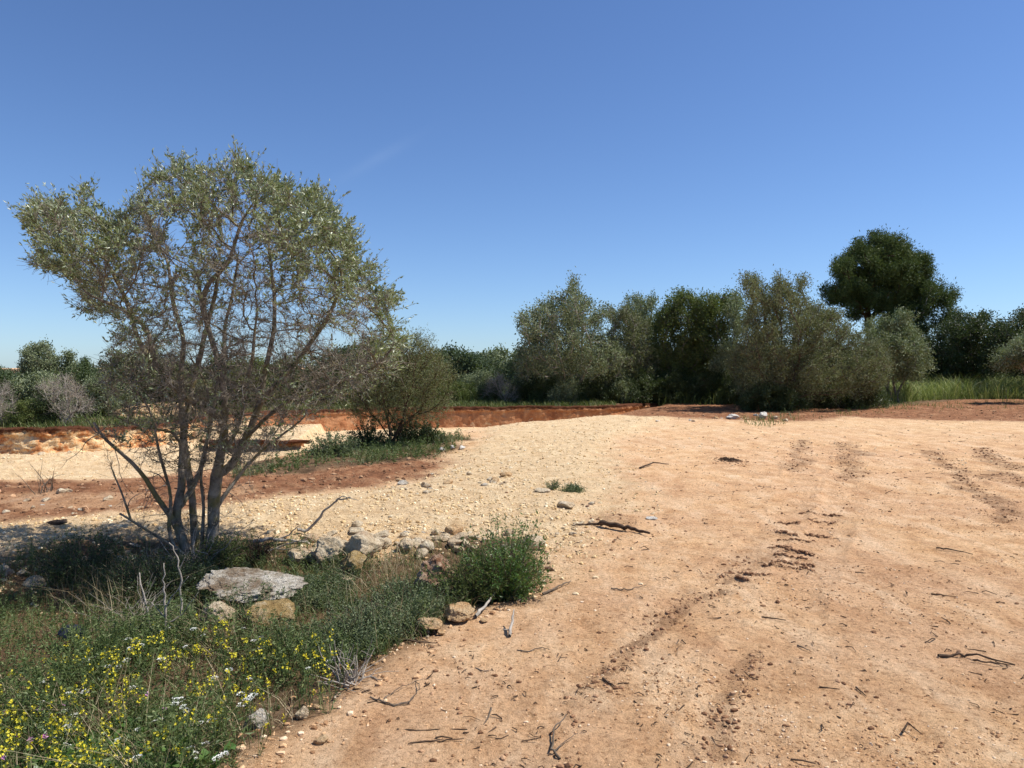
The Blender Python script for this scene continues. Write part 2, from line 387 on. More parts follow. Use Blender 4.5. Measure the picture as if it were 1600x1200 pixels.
M['yellow'] = leaf_mat('yellow petal', [(0, (0.542, 0.446, 0.022)), (.5, (0.699, 0.607, 0.033)), (1, (0.782, 0.714, 0.110))], None, .25, .5, .2, (0.699, 0.625, 0.044))
M['white'] = leaf_mat('white petal', [(0, (.55, .57, .50)), (.5, (.78, .79, .74)), (1, (.88, .88, .85))], None, .15, .6, .2, (.7, .7, .6))
M['pink'] = leaf_mat('pink petal', [(0, (.48, .16, .36)), (.5, (.62, .26, .50)), (1, (.75, .45, .66))], None, .25, .5, .2, (.7, .3, .5))
M['bark'] = bark_mat('olive bark', (.085, .070, .052), (.34, .30, .24), (.20, .17, .055))
M['twig'] = bark_mat('grey twig bark', (.12, .098, .072), (.36, .32, .26), None, 20)
M['brtwig'] = bark_mat('brown twig bark', (.085, .062, .042), (.20, .16, .12), None, 20)
M['dead'] = bark_mat('dead grey wood', (.20, .175, .145), (.46, .41, .35), None, 16)
M['darkwood'] = bark_mat('dark wood', (.035, .022, .014), (.13, .085, .055), None, 14)
M['farbark'] = bark_mat('far bark', (.10, .08, .06), (.30, .26, .21), None, 4)

def ground_mat():
    t = NT('ground soil'); p = t.pos()
    cr, rd, vg, dk = (t.attr(k) for k in ('cream', 'red', 'veg', 'dark'))
    big = t.noise(p, .55, 5, .6, .3); mid = t.noise(p, 3.2, 6, .68, .2); fine = t.noise(p, 34, 6, .75); grain = t.noise(p, 190, 3, .8)
    track = t.ramp(mid, [(.28, (.46, .253, .117)), (.45, (.63, .389, .205)), (.58, (.70, .460, .260)), (.75, (.77, .565, .355))])
    track = t.mix(t.ramp(big, [(.38, (0, 0, 0)), (.62, (.75, .75, .75))]), track, t.ramp(mid, [(.3, (.50, .285, .150)), (.7, (.64, .41, .250))]))
    mp = t.n('ShaderNodeMapping'); mp.inputs['Rotation'].default_value = (0, 0, .22); mp.inputs['Scale'].default_value = (1.0, .28, 1); t.l(p, mp.inputs[0])
    smear = t.noise(mp.outputs[0], 2.6, 6, .68, .5)
    track = t.mix(t.math('MULTIPLY', t.ramp(smear, [(.50, (0, 0, 0)), (.66, (1, 1, 1))]), .55), track, (.75, .555, .365))
    track = t.mix(t.math('MULTIPLY', t.ramp(smear, [(.34, (1, 1, 1)), (.46, (0, 0, 0))]), .45), track, (.42, .225, .115))
    st = t.ramp(t.noise(p, 1.3, 7, .72, .8), [(.54, (0, 0, 0)), (.70, (1, 1, 1))])
    track = t.mix(t.math('MULTIPLY', st, .62), track, (.36, .185, .085))
    cream = t.ramp(mid, [(.25, (.45, .30, .155)), (.45, (.60, .435, .255)), (.62, (.68, .525, .325)), (.8, (.76, .635, .45))])
    red = t.ramp(mid, [(.3, (.135, .062, .032)), (.5, (.235, .108, .055)), (.66, (.34, .175, .090)), (.78, (.50, .31, .18))])
    veg = t.ramp(mid, [(.3, (.080, .050, .028)), (.55, (.17, .108, .062)), (.75, (.30, .20, .12))])
    c = t.mix(cr, track, cream); c = t.mix(t.math('MULTIPLY', rd, t.ramp(t.noise(p, 2.2, 6, .7), [(.25, (.55, .55, .55)), (.5, (1, 1, 1))])), c, red); c = t.mix(vg, c, veg)
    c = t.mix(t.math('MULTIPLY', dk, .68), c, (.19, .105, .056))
    # grains: light and dark specks of the soil itself
    sp = t.ramp(fine, [(.34, (.56, .50, .45)), (.47, (1, 1, 1)), (.66, (1.2, 1.2, 1.2))])
    c = t.mix(1.0, c, sp, 'MULTIPLY')
    g2 = t.ramp(grain, [(.36, (.62, .57, .52)), (.48, (1, 1, 1)), (.68, (1.18, 1.18, 1.18))])
    c = t.mix(.8, c, g2, 'MULTIPLY')
    h = t.math('ADD', t.math('MULTIPLY', fine, .7), t.math('MULTIPLY', grain, .3))
    h2 = t.math('ADD', h, t.math('MULTIPLY', mid, 1.2))
    return t.done(t.bsdf(c, .96, .08, t.bump(h2, 1.0, .035)))
M['ground'] = ground_mat()
def bank_mat():
    t = NT('cut earth'); p = t.pos()
    side = t.attr('stony'); hgt = t.attr('up')
    n1 = t.noise(p, 2.2, 6, .7, .4); n2 = t.noise(p, 9, 5, .7); n3 = t.noise(p, 40, 4, .7)
    mp = t.n('ShaderNodeMapping'); mp.inputs['Scale'].default_value = (2.2, 2.2, .9); t.l(p, mp.inputs[0])
    st = t.noise(mp.outputs[0], 1.4, 5, .6)
    smoothc = t.ramp(st, [(.25, (.26, .095, .042)), (.45, (.40, .175, .080)), (.62, (.50, .26, .13)), (.78, (.62, .42, .26))])
    n1 = t.math('ADD', t.math('MULTIPLY', n1, .6), t.math('MULTIPLY', t.noise(p, 14, 6, .75), .4))
    stony = t.ramp(n1, [(.36, (.28, .090, .034)), (.44, (.55, .22, .080)), (.50, (.66, .40, .19)), (.57, (.74, .58, .34)), (.64, (.58, .30, .12)), (.72, (.26, .13, .07))])
    c = t.mix(side, smoothc, stony)
    cr = t.ramp(t.noise(p, 1.7, 5, .65), [(.60, (0, 0, 0)), (.66, (1, 1, 1))])
    c = t.mix(t.math('MULTIPLY', cr, .55), c, (.66, .52, .33))
    top = t.math('ADD', hgt, t.math('MULTIPLY', t.math('SUBTRACT', n2, .5), .35))
    c = t.mix(t.ramp(top, [(.82, (0, 0, 0)), (.93, (1, 1, 1))]), c, (.095, .038, .020))
    c = t.mix(1.0, c, t.ramp(n3, [(.3, (.65, .6, .55)), (.5, (1, 1, 1)), (.7, (1.2, 1.2, 1.2))]), 'MULTIPLY')
    return t.done(t.bsdf(c, .95, .08, t.bump(n2, .8, .05)))
M['bank'] = bank_mat()
def stone_mat(name, stops, soil=(.42, .24, .13), patch=.5):
    t = NT(name); p = t.pos(); n1 = t.noise(p, 9, 6, .7, .3); n2 = t.noise(p, 45, 5, .75)
    c = t.ramp(n1, stops)
    c = t.mix(t.math('MULTIPLY', t.ramp(t.noise(p, 4.1, 5, .7), [(.50, (0, 0, 0)), (.64, (1, 1, 1))]), patch), c, soil)
    c = t.mix(.9, c, t.ramp(n2, [(.34, (.66, .61, .55)), (.48, (1, 1, 1)), (.66, (1.12, 1.12, 1.12))]), 'MULTIPLY')
    v = t.n('ShaderNodeTexVoronoi', feature='DISTANCE_TO_EDGE'); v.inputs['Scale'].default_value = 17; t.l(p, v.inputs['Vector'])
    h = t.math('ADD', t.math('ADD', t.math('MULTIPLY', n1, 1.6), t.math('MULTIPLY', n2, 1.1)), t.math('MULTIPLY', t.noise(p, 130, 3, .7), .5))
    return t.done(t.bsdf(c, .93, .12, t.bump(h, 1, .03)))
M['limestone'] = stone_mat('limestone', [(.28, (.42, .30, .18)), (.45, (.64, .51, .34)), (.62, (.73, .62, .45)), (.8, (.78, .71, .57))])
M['slab'] = stone_mat('weathered limestone', [(.30, (.16, .12, .08)), (.42, (.36, .30, .22)), (.52, (.58, .53, .44)), (.72, (.72, .68, .60))], (.20, .135, .08), .85)
M['redrock'] = stone_mat('red stained limestone', [(.28, (.13, .075, .05)), (.45, (.33, .20, .13)), (.58, (.55, .40, .28)), (.8, (.68, .58, .45))], (.22, .10, .05), .8)
M['mossy'] = stone_mat('ochre stained limestone', [(.3, (.22, .14, .06)), (.5, (.40, .28, .12)), (.7, (.60, .50, .34))], (.26, .16, .05), .8)
M['whiterock'] = stone_mat('white limestone', [(.3, (.55, .50, .42)), (.6, (.76, .73, .66)), (.8, (.80, .78, .72))], (.5, .36, .22), .3)
M['bedrock'] = stone_mat('orange stained limestone', [(.3, (.48, .27, .12)), (.5, (.62, .42, .23)), (.7, (.70, .54, .34))], (.50, .24, .09), .5)
def var_stone(name, stops):
    t = NT(name); c = t.ramp(t.attr('var'), stops)
    c = t.mix(.8, c, t.ramp(t.noise(t.pos(), 60, 4, .7), [(.3, (.62, .58, .54)), (.5, (1, 1, 1)), (.7, (1.15, 1.15, 1.15))]), 'MULTIPLY')
    return t.done(t.bsdf(c, .95, .1))
M['gravel'] = var_stone('gravel', [(0, (.48, .31, .15)), (.3, (.61, .44, .235)), (.7, (.69, .53, .31)), (1, (.76, .66, .47))])
M['grit'] = var_stone('grit', [(0, (.24, .13, .065)), (.35, (.46, .27, .14)), (.75, (.62, .41, .23)), (1, (.76, .60, .42))])
M['clod'] = var_stone('clods', [(0, (.14, .070, .038)), (.5, (.28, .155, .085)), (1, (.48, .30, .175))])
t_ = NT('charcoal plastic'); M['plastic'] = t_.done(t_.bsdf((.018, .022, .030), .55, .4))

# ------------------------------------------------------------------ ground sheet
def build_ground():
    rr = [.35]
    while rr[-1] < 2.2: rr.append(rr[-1] * 1.06)
    while rr[-1] < 44: rr.append(rr[-1] + min(.00085 * rr[-1] ** 2, .0062 * rr[-1]) + .001)
    while rr[-1] < 5000: rr.append(rr[-1] * 1.09)
    rr = np.array(rr)
    a = np.concatenate([np.radians(np.linspace(-180, -60, 50))[:-1], np.radians(np.linspace(-60, -36.5, 120))[:-1], np.radians(np.linspace(-36.5, 36.5, 1050)), np.radians(np.linspace(36.5, 60, 120))[1:], np.radians(np.linspace(60, 180, 50))[1:-1]])
    A, Rr = np.meshgrid(a, rr); x = Rr * np.sin(A); y = Rr * np.cos(A)
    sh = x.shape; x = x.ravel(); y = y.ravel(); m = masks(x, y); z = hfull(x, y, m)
    nr, na = sh; i = np.arange(nr - 1)[:, None] * na; j = np.arange(na)[None]; j2 = (j + 1) % na
    Q = np.stack([i + j, i + j2, i + na + j2, i + na + j], -1).reshape(-1, 4)
    V = np.stack([x, y, z], 1); c = len(V)
    V = np.concatenate([V, [[0, 0, float(hbase(np.array([0.]), np.array([0.]))[0])]]])
    T = np.stack([np.arange(na), np.full(na, c), (np.arange(na) + 1) % na], 1)[:, ::-1]
    Q = Q[:, ::-1]
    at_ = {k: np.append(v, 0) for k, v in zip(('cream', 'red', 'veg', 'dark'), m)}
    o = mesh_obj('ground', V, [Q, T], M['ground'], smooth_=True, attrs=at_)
    tag(o, kind='structure')
build_ground()

# ------------------------------------------------------------------ cut banks of the pit
def resample(L, d):
    L = np.array(L, float); s = np.concatenate([[0], np.cumsum(np.linalg.norm(np.diff(L, axis=0), axis=1))])
    t = np.arange(0, s[-1], d); return np.stack([np.interp(t, s, L[:, 0]), np.interp(t, s, L[:, 1])], 1)
def bank(name, L, zlo, zhi, inward, label, d=.05, rows=34, stonyx=-9.5, lip=.9, seed=0):
    P = resample(L, d); k = 5
    Ps = P.copy()
    for _ in range(6): Ps[1:-1] = (Ps[:-2] + Ps[1:-1] * 2 + Ps[2:]) / 4
    T = np.gradient(Ps, axis=0); T /= np.linalg.norm(T, axis=1)[:, None]
    N = np.stack([T[:, 1], -T[:, 0]], 1) * inward
    s = np.arange(len(P)) * d; n = len(P); V = []; up = []; st = []
    stony = smooth(stonyx + .6, stonyx - .6, Ps[:, 0])
    ends = np.minimum(1, np.minimum(s, s[::-1]) / .8)
    zt = zhi * 1.0 + .07 * fbm(s, s * 0, .9, 4, seed) - .02
    for r in range(rows + 1):
        u = r / rows; zz = zlo + (zt - zlo) * u
        off = .26 * (1 - u) * (.35 + stony * .9) + .05
        off = off + (.07 + .06 * stony) * fbm(s, zz + s * 0, .6, 4, seed + 3) + (.025 + .09 * stony) * (.4 - np.abs(fbm(s, zz * 1.6 + s * 0, .30, 4, seed + 5)) * 1.6)
        off = off + np.where(u > .82, .05 + .05 * fbm(s, s * 0 + u * 3, .3, 3, seed + 9), 0)
        off = off * (0.2 + .8 * ends)
        V.append(np.stack([Ps[:, 0] + N[:, 0] * off, Ps[:, 1] + N[:, 1] * off, zz + .015 * fbm(s, s * 0 + u * 9, .2, 2, seed + 7)], 1)); up.append(np.full(n, u)); st.append(stony)
    for b, dz in ((.15, .02), (.45, .005), (lip, -.08)):
        V.append(np.stack([Ps[:, 0] - N[:, 0] * b, Ps[:, 1] - N[:, 1] * b, zt + dz + .02 * fbm(s, s * 0 + b * 9, .3, 2, seed + 8)], 1)); up.append(np.full(n, 1.)); st.append(stony)
    nr = len(V); V = np.concatenate(V); i = np.arange(nr - 1)[:, None] * n; j = np.arange(n - 1)[None]
    Q = np.stack([i + j, i + j + 1, i + n + j + 1, i + n + j], -1).reshape(-1, 4)
    o = mesh_obj(name, V, Q, M['bank'], smooth_=True, attrs={'up': np.concatenate(up), 'stony': np.concatenate(st)})
    return tag(o, label, 'earth bank', kind='structure')
bank('earth_bank', FAR_RIM, -.92, .03, 1, 'long vertical cut of red earth edging the far side of the pit', seed=1)
bank('earth_step', BENCH[2:6], -.9, -.50, 1, 'low brown step cut across the pit floor', seed=21, stonyx=-30, lip=.3, rows=10)

# ------------------------------------------------------------------ rocks
def rock_mesh(seed, sub=3, flat_=1.0, rough=.16, planes=7, fine=.04):
    bm = bmesh.new(); bmesh.ops.create_icosphere(bm, subdivisions=sub, radius=1); rnd = random.Random(seed); off = Vector((rnd.random() * 50, rnd.random() * 50, seed))
    pl = []
    for _ in range(planes):
        v = Vector((rnd.gauss(0, 1), rnd.gauss(0, 1), rnd.gauss(0, 1))).normalized(); pl.append((v, rnd.uniform(.55, .88)))
    for v in bm.verts:
        p = v.co.copy(); 
        for n_, d in pl:
            k = p.dot(n_) - d
            if k > 0: p -= n_ * k * .93
        q = p * (1 + rough * mnoise.noise(p * 1.6 + off) + fine * mnoise.noise(p * 6 + off) + fine * .5 * mnoise.noise(p * 15 + off))
        q.z *= flat_; v.co = q
    V = np.array([v.co[:] for v in bm.verts]); T = np.array([[v.index for v in f.verts] for f in bm.faces]); bm.free()
    return V, T
def rotm(e):
    return np.array(Euler(e).to_matrix())
def rock(name, px, py, wpx, hpx, dep, mat, label, seed, rz=0, tilt=0, sub=5, rough=.2, fine=.06, sink=.25, zoff=0, group=None, planes=7, ground_py=None, cat='rock'):
    g = ground(px, ground_py or py); Y = g.y; wm = wpx / F * Y / 2; hm = hpx / F * Y / 2
    V, T = rock_mesh(seed, sub, 1, rough, planes + 4, fine * 1.5)
    V = V @ rotm((0, 0, seed * 1.7)).T
    V = V / np.abs(V).max(0) * np.array([wm, dep / 2, hm]); V = V @ rotm((tilt, 0, rz)).T
    o = mesh_obj(name, V, T, M[mat], smooth_=sub >= 4)
    o.location = (g.x, g.y + dep * .3, g.z + hm * (1 - sink) + zoff)
    return tag(o, label, cat, group)

# long weathered slab, resting on rocks
g = ground(385, 935); Yb = g.y
rock('rock', 335, 985, 58, 46, .22, 'limestone', 'rounded cream rock propping the left half of the flat slab', 11)
rock('rock', 418, 990, 86, 52, .30, 'mossy', 'ochre stained rock beneath the right half of the flat slab', 12)
s_ = rock('rock_slab', 362, 962, 226, 17, .54, 'slab', 'long flat grey white limestone slab at the foot of the olive tree', 13, tilt=math.radians(15), rough=.35, fine=.12, zoff=.165, sub=6, planes=10)
rock('boulder', 682, 940, 78, 74, .34, 'redrock', 'jagged red brown boulder with pale face beside the green bush', 14, rough=.3, fine=.10, sink=.15)
rock('rock', 713, 972, 56, 28, .22, 'bedrock', 'flat topped orange cream rock at the edge of the track', 15)
rock('rock', 668, 988, 44, 24, .18, 'bedrock', 'small orange rock beside the flat topped one at the track edge', 16)
rock('rock', 512, 882, 52, 50, .28, 'limestone', 'cream rock at left end of the heap by the gravel', 17)
rock('rock', 562, 880, 70, 52, .34, 'limestone', 'largest cream rock in the heap by the gravel edge', 18)
rock('rock', 548, 902, 52, 44, .26, 'mossy', 'ochre sided rock low in front of the largest cream rock', 19)
rock('rock', 598, 858, 26, 18, .18, 'limestone', 'small rounded cream rock behind the heap', 20)
rock('rock', 540, 916, 24, 18, .1, 'limestone', 'little pale rock in the weeds below the heap', 21)
rock('rock', 1195, 655, 16, 13, .35, 'whiterock', 'upright white rock in front of the dark low bush', 22, sub=4)
rock('rock', 1147, 655, 22, 10, .4, 'whiterock', 'long white rock lying left of the upright white rock', 23, sub=4)
rock('rock', 1182, 651, 8, 5, .2, 'whiterock', 'smallest white rock between the two larger white ones', 24, sub=3)
rock('rock', 375 - 210, 784, 16, 9, .2, 'limestone', 'pale rock on the red earth left of the olive tree', 25, sub=4)
rock('rock', 86, 821, 38, 9, .16, 'darkwood', 'flat dark brown stone at the edge of the pale gravel', 26, sub=4)
rock('rock', 885, 795, 28, 12, .3, 'limestone', 'pale rock at the right edge of the gravel', 27, sub=4)
rock('rock', 848, 770, 26, 7, .2, 'limestone', 'thin pale rock sunk in the gravel', 28, sub=4)
for i_, (px, py, w_, h_, lb) in enumerate([(690, 706, 14, 8, 'leftmost of three white rocks at the end of the grassy strip'), (706, 702, 10, 7, 'middle of three white rocks at the end of the grassy strip'), (721, 703, 12, 7, 'rightmost of three white rocks at the end of the grassy strip')]):
    rock('rock', px, py, w_, h_, .25, 'whiterock', lb, 30 + i_, sub=4)
rock('rock', 396, 1142, 40, 30, .12, 'slab', 'grey white rock in the corner of the flower patch by the track', 40)
rock('rock', 470, 1125, 22, 20, .07, 'limestone', 'small tan rock on the track margin near the yellow flowers', 41)
rock('rock', 590, 842 + 20, 30, 26, .2, 'limestone', 'cream rock right of the largest cream rock', 42)
rock('rock', 632, 866, 28, 26, .2, 'limestone', 'squat cream rock between the heap and the jagged boulder', 43)
rock('rock', 835, 862, 40, 24, .3, 'limestone', 'cream rock just right of the green bush', 44)
rock('rock', 520, 866, 40, 22, .25, 'limestone', 'broad cream rock at the back of the heap', 45)
rock('rock', 1018, 812, 20, 4, .12, 'whiterock', 'flat white chip of stone right of the little earth mound', 46, sub=4)
rock('rock', 500, 1165, 24, 14, .06, 'bedrock', 'orange stone half sunk in the track margin', 47, sub=4)
# stones in rows: copies of a few shapes
protos = []
for k in range(9):
    V, T = rock_mesh(200 + k, 3, .7, .25, 8, .06)
    o = mesh_obj('stone', V, T, M[['limestone', 'limestone', 'bedrock', 'limestone', 'slab', 'limestone', 'redrock', 'limestone', 'whiterock'][k]]); protos.append(o)
used = set()
def stones(n, line, spread, smin, smax, label, group, pick=(0, 1, 2, 3, 4, 5)):
    for _ in range(n):
        k = random.randrange(len(line) - 1); u = random.random(); a, b = line[k], line[k + 1]
        px = a[0] + (b[0] - a[0]) * u + random.gauss(0, spread[0]); py = a[1] + (b[1] - a[1]) * u + random.gauss(0, spread[1])
        g = ground(px, py); s = smin * (smax / smin) ** (random.random() ** 2)
        p = protos[random.choice(pick)]
        if p.name not in used: used.add(p.name); o = p
        else: o = link(p.copy())
        o.location = (g.x, g.y, g.z + s * .25); o.rotation_euler = (random.uniform(-.3, .3), random.uniform(-.3, .3), random.uniform(0, 6.3))
        o.scale = (s * random.uniform(.8, 1.3), s * random.uniform(.7, 1.1), s * random.uniform(.6, 1))
        tag(o, label, 'stone', group)
stones(60, [(490, 862), (560, 845), (640, 850), (700, 842), (800, 860)], (16, 11), .025, .10, 'pale stone in the loose heap along the gravel edge', 'stones along the gravel edge')
stones(34, [(485, 868), (560, 842), (640, 848), (710, 845)], (12, 8), .05, .11, 'chunky cream stone in the heap behind the weeds', 'chunky stones in the heap', (0, 1, 3, 5))
stones(30, [(830, 900), (865, 850), (905, 815), (930, 780)], (9, 8), .015, .055, 'pale stone in the line between gravel and track', 'stones between gravel and track', (0, 1, 2, 3, 5, 6))
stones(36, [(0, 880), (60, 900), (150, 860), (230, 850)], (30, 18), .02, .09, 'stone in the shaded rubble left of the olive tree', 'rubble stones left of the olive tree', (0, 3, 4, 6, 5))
stones(26, [(400, 1160), (480, 1115), (560, 1060), (650, 1010), (760, 960), (850, 925)], (12, 8), .008, .030, 'tan stone on the margin between weeds and track', 'stones on the track margin', (0, 2, 2, 5, 6))
stones(28, [(620, 765), (680, 757), (760, 748), (800, 757)], (22, 5), .03, .10, 'pale stone in the broken ridge across the gravel', 'stones in the gravel ridge')
stones(20, [(0, 790), (120, 790), (250, 780), (60, 765)], (40, 12), .03, .08, 'stone lying on the red earth by the pit', 'stones on the red earth', (0, 3, 4, 5, 6))
stones(14, [(1020, 656), (1130, 655), (1230, 660)], (20, 2), .04, .13, 'pinkish stone in the row before the dark bush', 'stones before the dark bush', (0, 5, 2, 8))
stones(16, [(0, 700), (100, 702), (230, 695), (300, 690)], (40, 5), .05, .16, 'stone fallen at the foot of the stony bank', 'stones under the bank', (0, 2, 3, 5))
stones(18, [(20, 960), (200, 990), (420, 1010), (600, 960)], (60, 25), .015, .05, 'pale stone showing among the flowering weeds', 'stones among the weeds', (0, 1, 2, 4, 5))

for p in protos:
    if p.name not in used: bpy.data.objects.remove(p)
# gravel, grit and clods: one mesh each
def scatter(name, n, size, accept, mat, label, rrange=(2.2, 40), sub=1, seed=0, power=1.6, flat_=.75, amax=37, var=None, sc_r=0.0, extra=None):
    rg = np.random.default_rng(seed)
    base = []
    for k in range(5):
        V, T = rock_mesh(500 + k + seed, sub, flat_, .3, 6, .05); base.append((V, T))
    m = n * 3; r = np.exp(rg.uniform(math.log(rrange[0]), math.log(rrange[1]), m)); a = np.radians(rg.uniform(-amax, amax, m))
    x, y = r * np.sin(a), r * np.cos(a); ok = accept(x, y, rg) > rg.random(m); x, y = x[ok][:n], y[ok][:n]
    if extra is not None: x = np.append(x, extra[0]); y = np.append(y, extra[1])
    n = len(x); z = hfull(x, y); s = size[0] * (size[1] / size[0]) ** (rg.random(n) ** power) * (1 + sc_r * np.hypot(x, y))
    G = Geo()
    idx = rg.integers(0, 5, n); vv = rg.random(n)
    for k in range(5):
        q = idx == k; m_ = q.sum(); V, T = base[k]
        if not m_: continue
        th = rg.uniform(0, 6.28, m_); c, sn = np.cos(th), np.sin(th); sc = s[q]
        X = V[None, :, 0] * c[:, None] - V[None, :, 1] * sn[:, None]; Y = V[None, :, 0] * sn[:, None] + V[None, :, 1] * c[:, None]
        st = rg.uniform(.7, 1.35, m_)[:, None]
        P = np.stack([X * sc[:, None] * st + x[q][:, None], Y * sc[:, None] / st + y[q][:, None], V[None, :, 2] * sc[:, None] + (z[q] + sc * .12)[:, None]], -1)
        Tt = (T[None] + np.arange(m_)[:, None, None] * len(V)).reshape(-1, 3)
        G.add(P.reshape(-1, 3), T=Tt, vt=np.repeat(vv[q], len(T)))
    o = G.obj(name, M[mat]); return tag(o, label, name.replace('_', ' '), kind='stuff')
def acc_cream(x, y, rg):
    cr, rd, vg, dk = masks(x, y); return cr * (1 - rd) * (1 - vg * .5) * (.35 + .65 * (fbm(x, y, .9, 3, 61) > -.05)) * (1 - .75 * smooth(13, 20, y) * (x > -3))
def acc_track(x, y, rg):
    cr, rd, vg, dk = masks(x, y); return (1 - cr) * (1 - rd) * (1 - vg) * (.15 + .85 * smooth(-.1, .5, fbm(x, y, .7, 3, 62)))
def acc_clod(x, y, rg):
    cr, rd, vg, dk = masks(x, y)
    dots = smooth(.25, .5, fbm(x, y, .45, 3, 63)) * .16 + .02
    return np.clip(dk * 1.3 + dots * (1 - cr * .6) + rd * .12, 0, 1) * (1 - vg)
def acc_edge(x, y, rg):
    d = np.abs(sdpoly(x, y, VEG)); return np.exp(-(d / .22) ** 2) * .8
scatter('gravel', 48000, (.0035, .024), acc_cream, 'gravel', 'pale cream gravel spread over the pad and the pit edge', (4.2, 26), 1, 1, 3.8, sc_r=.02)
scatter('grit', 26000, (.0018, .010), acc_track, 'grit', 'fine grit and crumbs on the orange sand track', (2.2, 16), 1, 2, 2.2, .7, sc_r=.03)
ex = [[], []]
for (ax, ay), (bx, by) in BARS:
    k = 170; u = R.random(k); ex[0].append(ax + (bx - ax) * u); ex[1].append(ay + (by - ay) * u + R.normal(size=k) * .011 * (1 + (R.random(k) < .12) * 4))
for L, w_ in RUTS:
    for (ax, ay), (bx, by) in zip(L[:-1], L[1:]):
        k = int(150 * min(2, np.hypot(bx - ax, by - ay))); u = R.random(k); ex[0].append(ax + (bx - ax) * u + R.normal(size=k) * w_ * .6); ex[1].append(ay + (by - ay) * u + R.normal(size=k) * w_ * .6)
mx_ = flat(1138, 722); ex[0].append(mx_[0] + R.normal(size=300) * .16); ex[1].append(mx_[1] + R.normal(size=300) * .25)
scatter('dirt_clods', 27000, (.0022, .015), acc_clod, 'clod', 'dark crumbled dirt clods along the tyre marks', (2.2, 30), 1, 3, 3.2, .8, sc_r=.05, extra=(np.concatenate(ex[0]), np.concatenate(ex[1])))
scatter('red_rubble', 6000, (.01, .05), lambda x, y, rg: masks(x, y)[1] * (.3 + .7 * (fbm(x, y, .8, 2, 8) > 0)), 'clod', 'brown red rubble over the strips of red earth', (7, 38), 1, 4, 2.2, .8)
scatter('margin_rubble', 5000, (.004, .024), acc_edge, 'grit', 'small tan rubble along the margin of the weeds', (2.3, 8), 1, 5, 2.2, .8)

# ------------------------------------------------------------------ sticks and branches
def branch(name, pts, rad, mat, label, cat='stick', forks=(), sides=7, group=None, base=0):
    G = Geo(); P = np.array([(*p[:2], p[2]) for p in pts]); o0 = P[base]
    def wob(a):
        a = np.asarray(a, float); s = np.linspace(0, len(a) - 1, max(3, (len(a) - 1) * 5 + 1)); out = np.stack([np.interp(s, range(len(a)), a[:, k]) for k in range(3)], 1)
        L = np.linalg.norm(a[-1] - a[0]); out[1:-1] += R.normal(size=out[1:-1].shape) * L * .010; return out
    q = wob(P); tube(G, q, np.linspace(rad, rad * .35, len(q)), sides, rough=.12)
    for f in forks:
        q = wob(np.array(f)); tube(G, q, np.linspace(rad * .55, rad * .15, len(q)), 5, rough=.1)
    o = G.obj(name, M[mat], off=o0, smooth_=True); o.location = o0
    return tag(o, label, cat, group)
def gp(px, py, dz=0):
    g = ground(px, py); return (g.x, g.y, g.z + dz)
def up(px, py, gy):
    g = ground(px, gy); return at(px, py, g.y)
branch('log', [gp(938, 822, .03), gp(965, 827, .035), gp(990, 832, .03), gp(1015, 838, .03)], .030, 'darkwood', 'dark charred looking branch lying at the left of the track', 'branch', [[gp(938, 822, .03), gp(915, 822, .015), gp(893, 822, .01)]])
branch('stick', [gp(1466, 1028, .012), gp(1500, 1028, .016), gp(1530, 1033, .03), gp(1586, 1043, .014)], .009, 'darkwood', 'long thin brown stick lying at the right edge of the track', forks=[[gp(1520, 1036, .016), gp(1555, 1041, .018), gp(1586, 1044, .014)]])
branch('stick', [gp(1463, 858, .01), gp(1490, 862, .015), gp(1520, 868, .01)], .008, 'darkwood', 'thin dark twig on the far right part of the track')
branch('stick', [gp(955, 921, .008), gp(980, 924, .01), gp(1010, 917, .012)], .006, 'brtwig', 'curved twig on the track right of the green bush')
branch('stick', [gp(1455, 930, .008), gp(1492, 934, .008)], .006, 'darkwood', 'short straight twig above the long brown stick')
branch('stick', [gp(1190, 966, .008), gp(1228, 971, .008)], .006, 'darkwood', 'short straight twig beside the churned tyre marks')
branch('stick', [gp(578, 1092, .01), gp(615, 1107, .012), gp(640, 1103, .02), gp(655, 1085, .03), gp(650, 1066, .015)], .0045, 'brtwig', 'hooked thin twig curling on the sand below the weeds', forks=[[gp(600, 1095, .01), gp(630, 1078, .02), gp(663, 1062, .01)], [gp(640, 1103, .01), gp(600, 1104, .01)]])
branch('stick', [gp(620, 1142, .006), gp(650, 1144, .006), gp(730, 1142, .005)], .006, 'darkwood', 'upper of two parallel dark twigs in the sand')
branch('stick', [gp(640, 1164, .006), gp(680, 1160, .006), gp(725, 1156, .005)], .005, 'darkwood', 'lower of two parallel dark twigs in the sand')
branch('stick', [gp(875, 1188, .006), gp(862, 1176, .01), gp(866, 1150, .03), gp(885, 1132, .045)], .006, 'brtwig', 'bent forked twig rising from the sand at the bottom', forks=[[gp(865, 1178, .01), gp(880, 1166, .015), gp(903, 1153, .02)]])
branch('stick', [gp(768, 1108, .006), gp(762, 1128, .02), gp(755, 1136, .006)], .004, 'brtwig', 'tiny upright curved twig in the middle of the sand')
branch('stick', [gp(796, 996, .01), gp(800, 985, .06), gp(803, 975, .09)], .011, 'dead', 'short broken stub sticking out of the sand', forks=[[gp(796, 990, .02), gp(785, 991, .03)]])
branch('stick', [gp(612, 1004, .02), gp(645, 1008, .02), gp(682, 1009, .015)], .008, 'darkwood', 'dark twig poking from the weeds onto the sand', forks=[[gp(640, 985, .05), gp(660, 1003, .02), gp(670, 1019, .01)], [gp(618, 1004, .01), gp(625, 985, .08), gp(629, 972, .16)]])
branch('stick', [gp(743, 968, .02), gp(760, 955, .05), gp(782, 938, .09)], .013, 'dead', 'weathered grey stick leaning below the green bush')
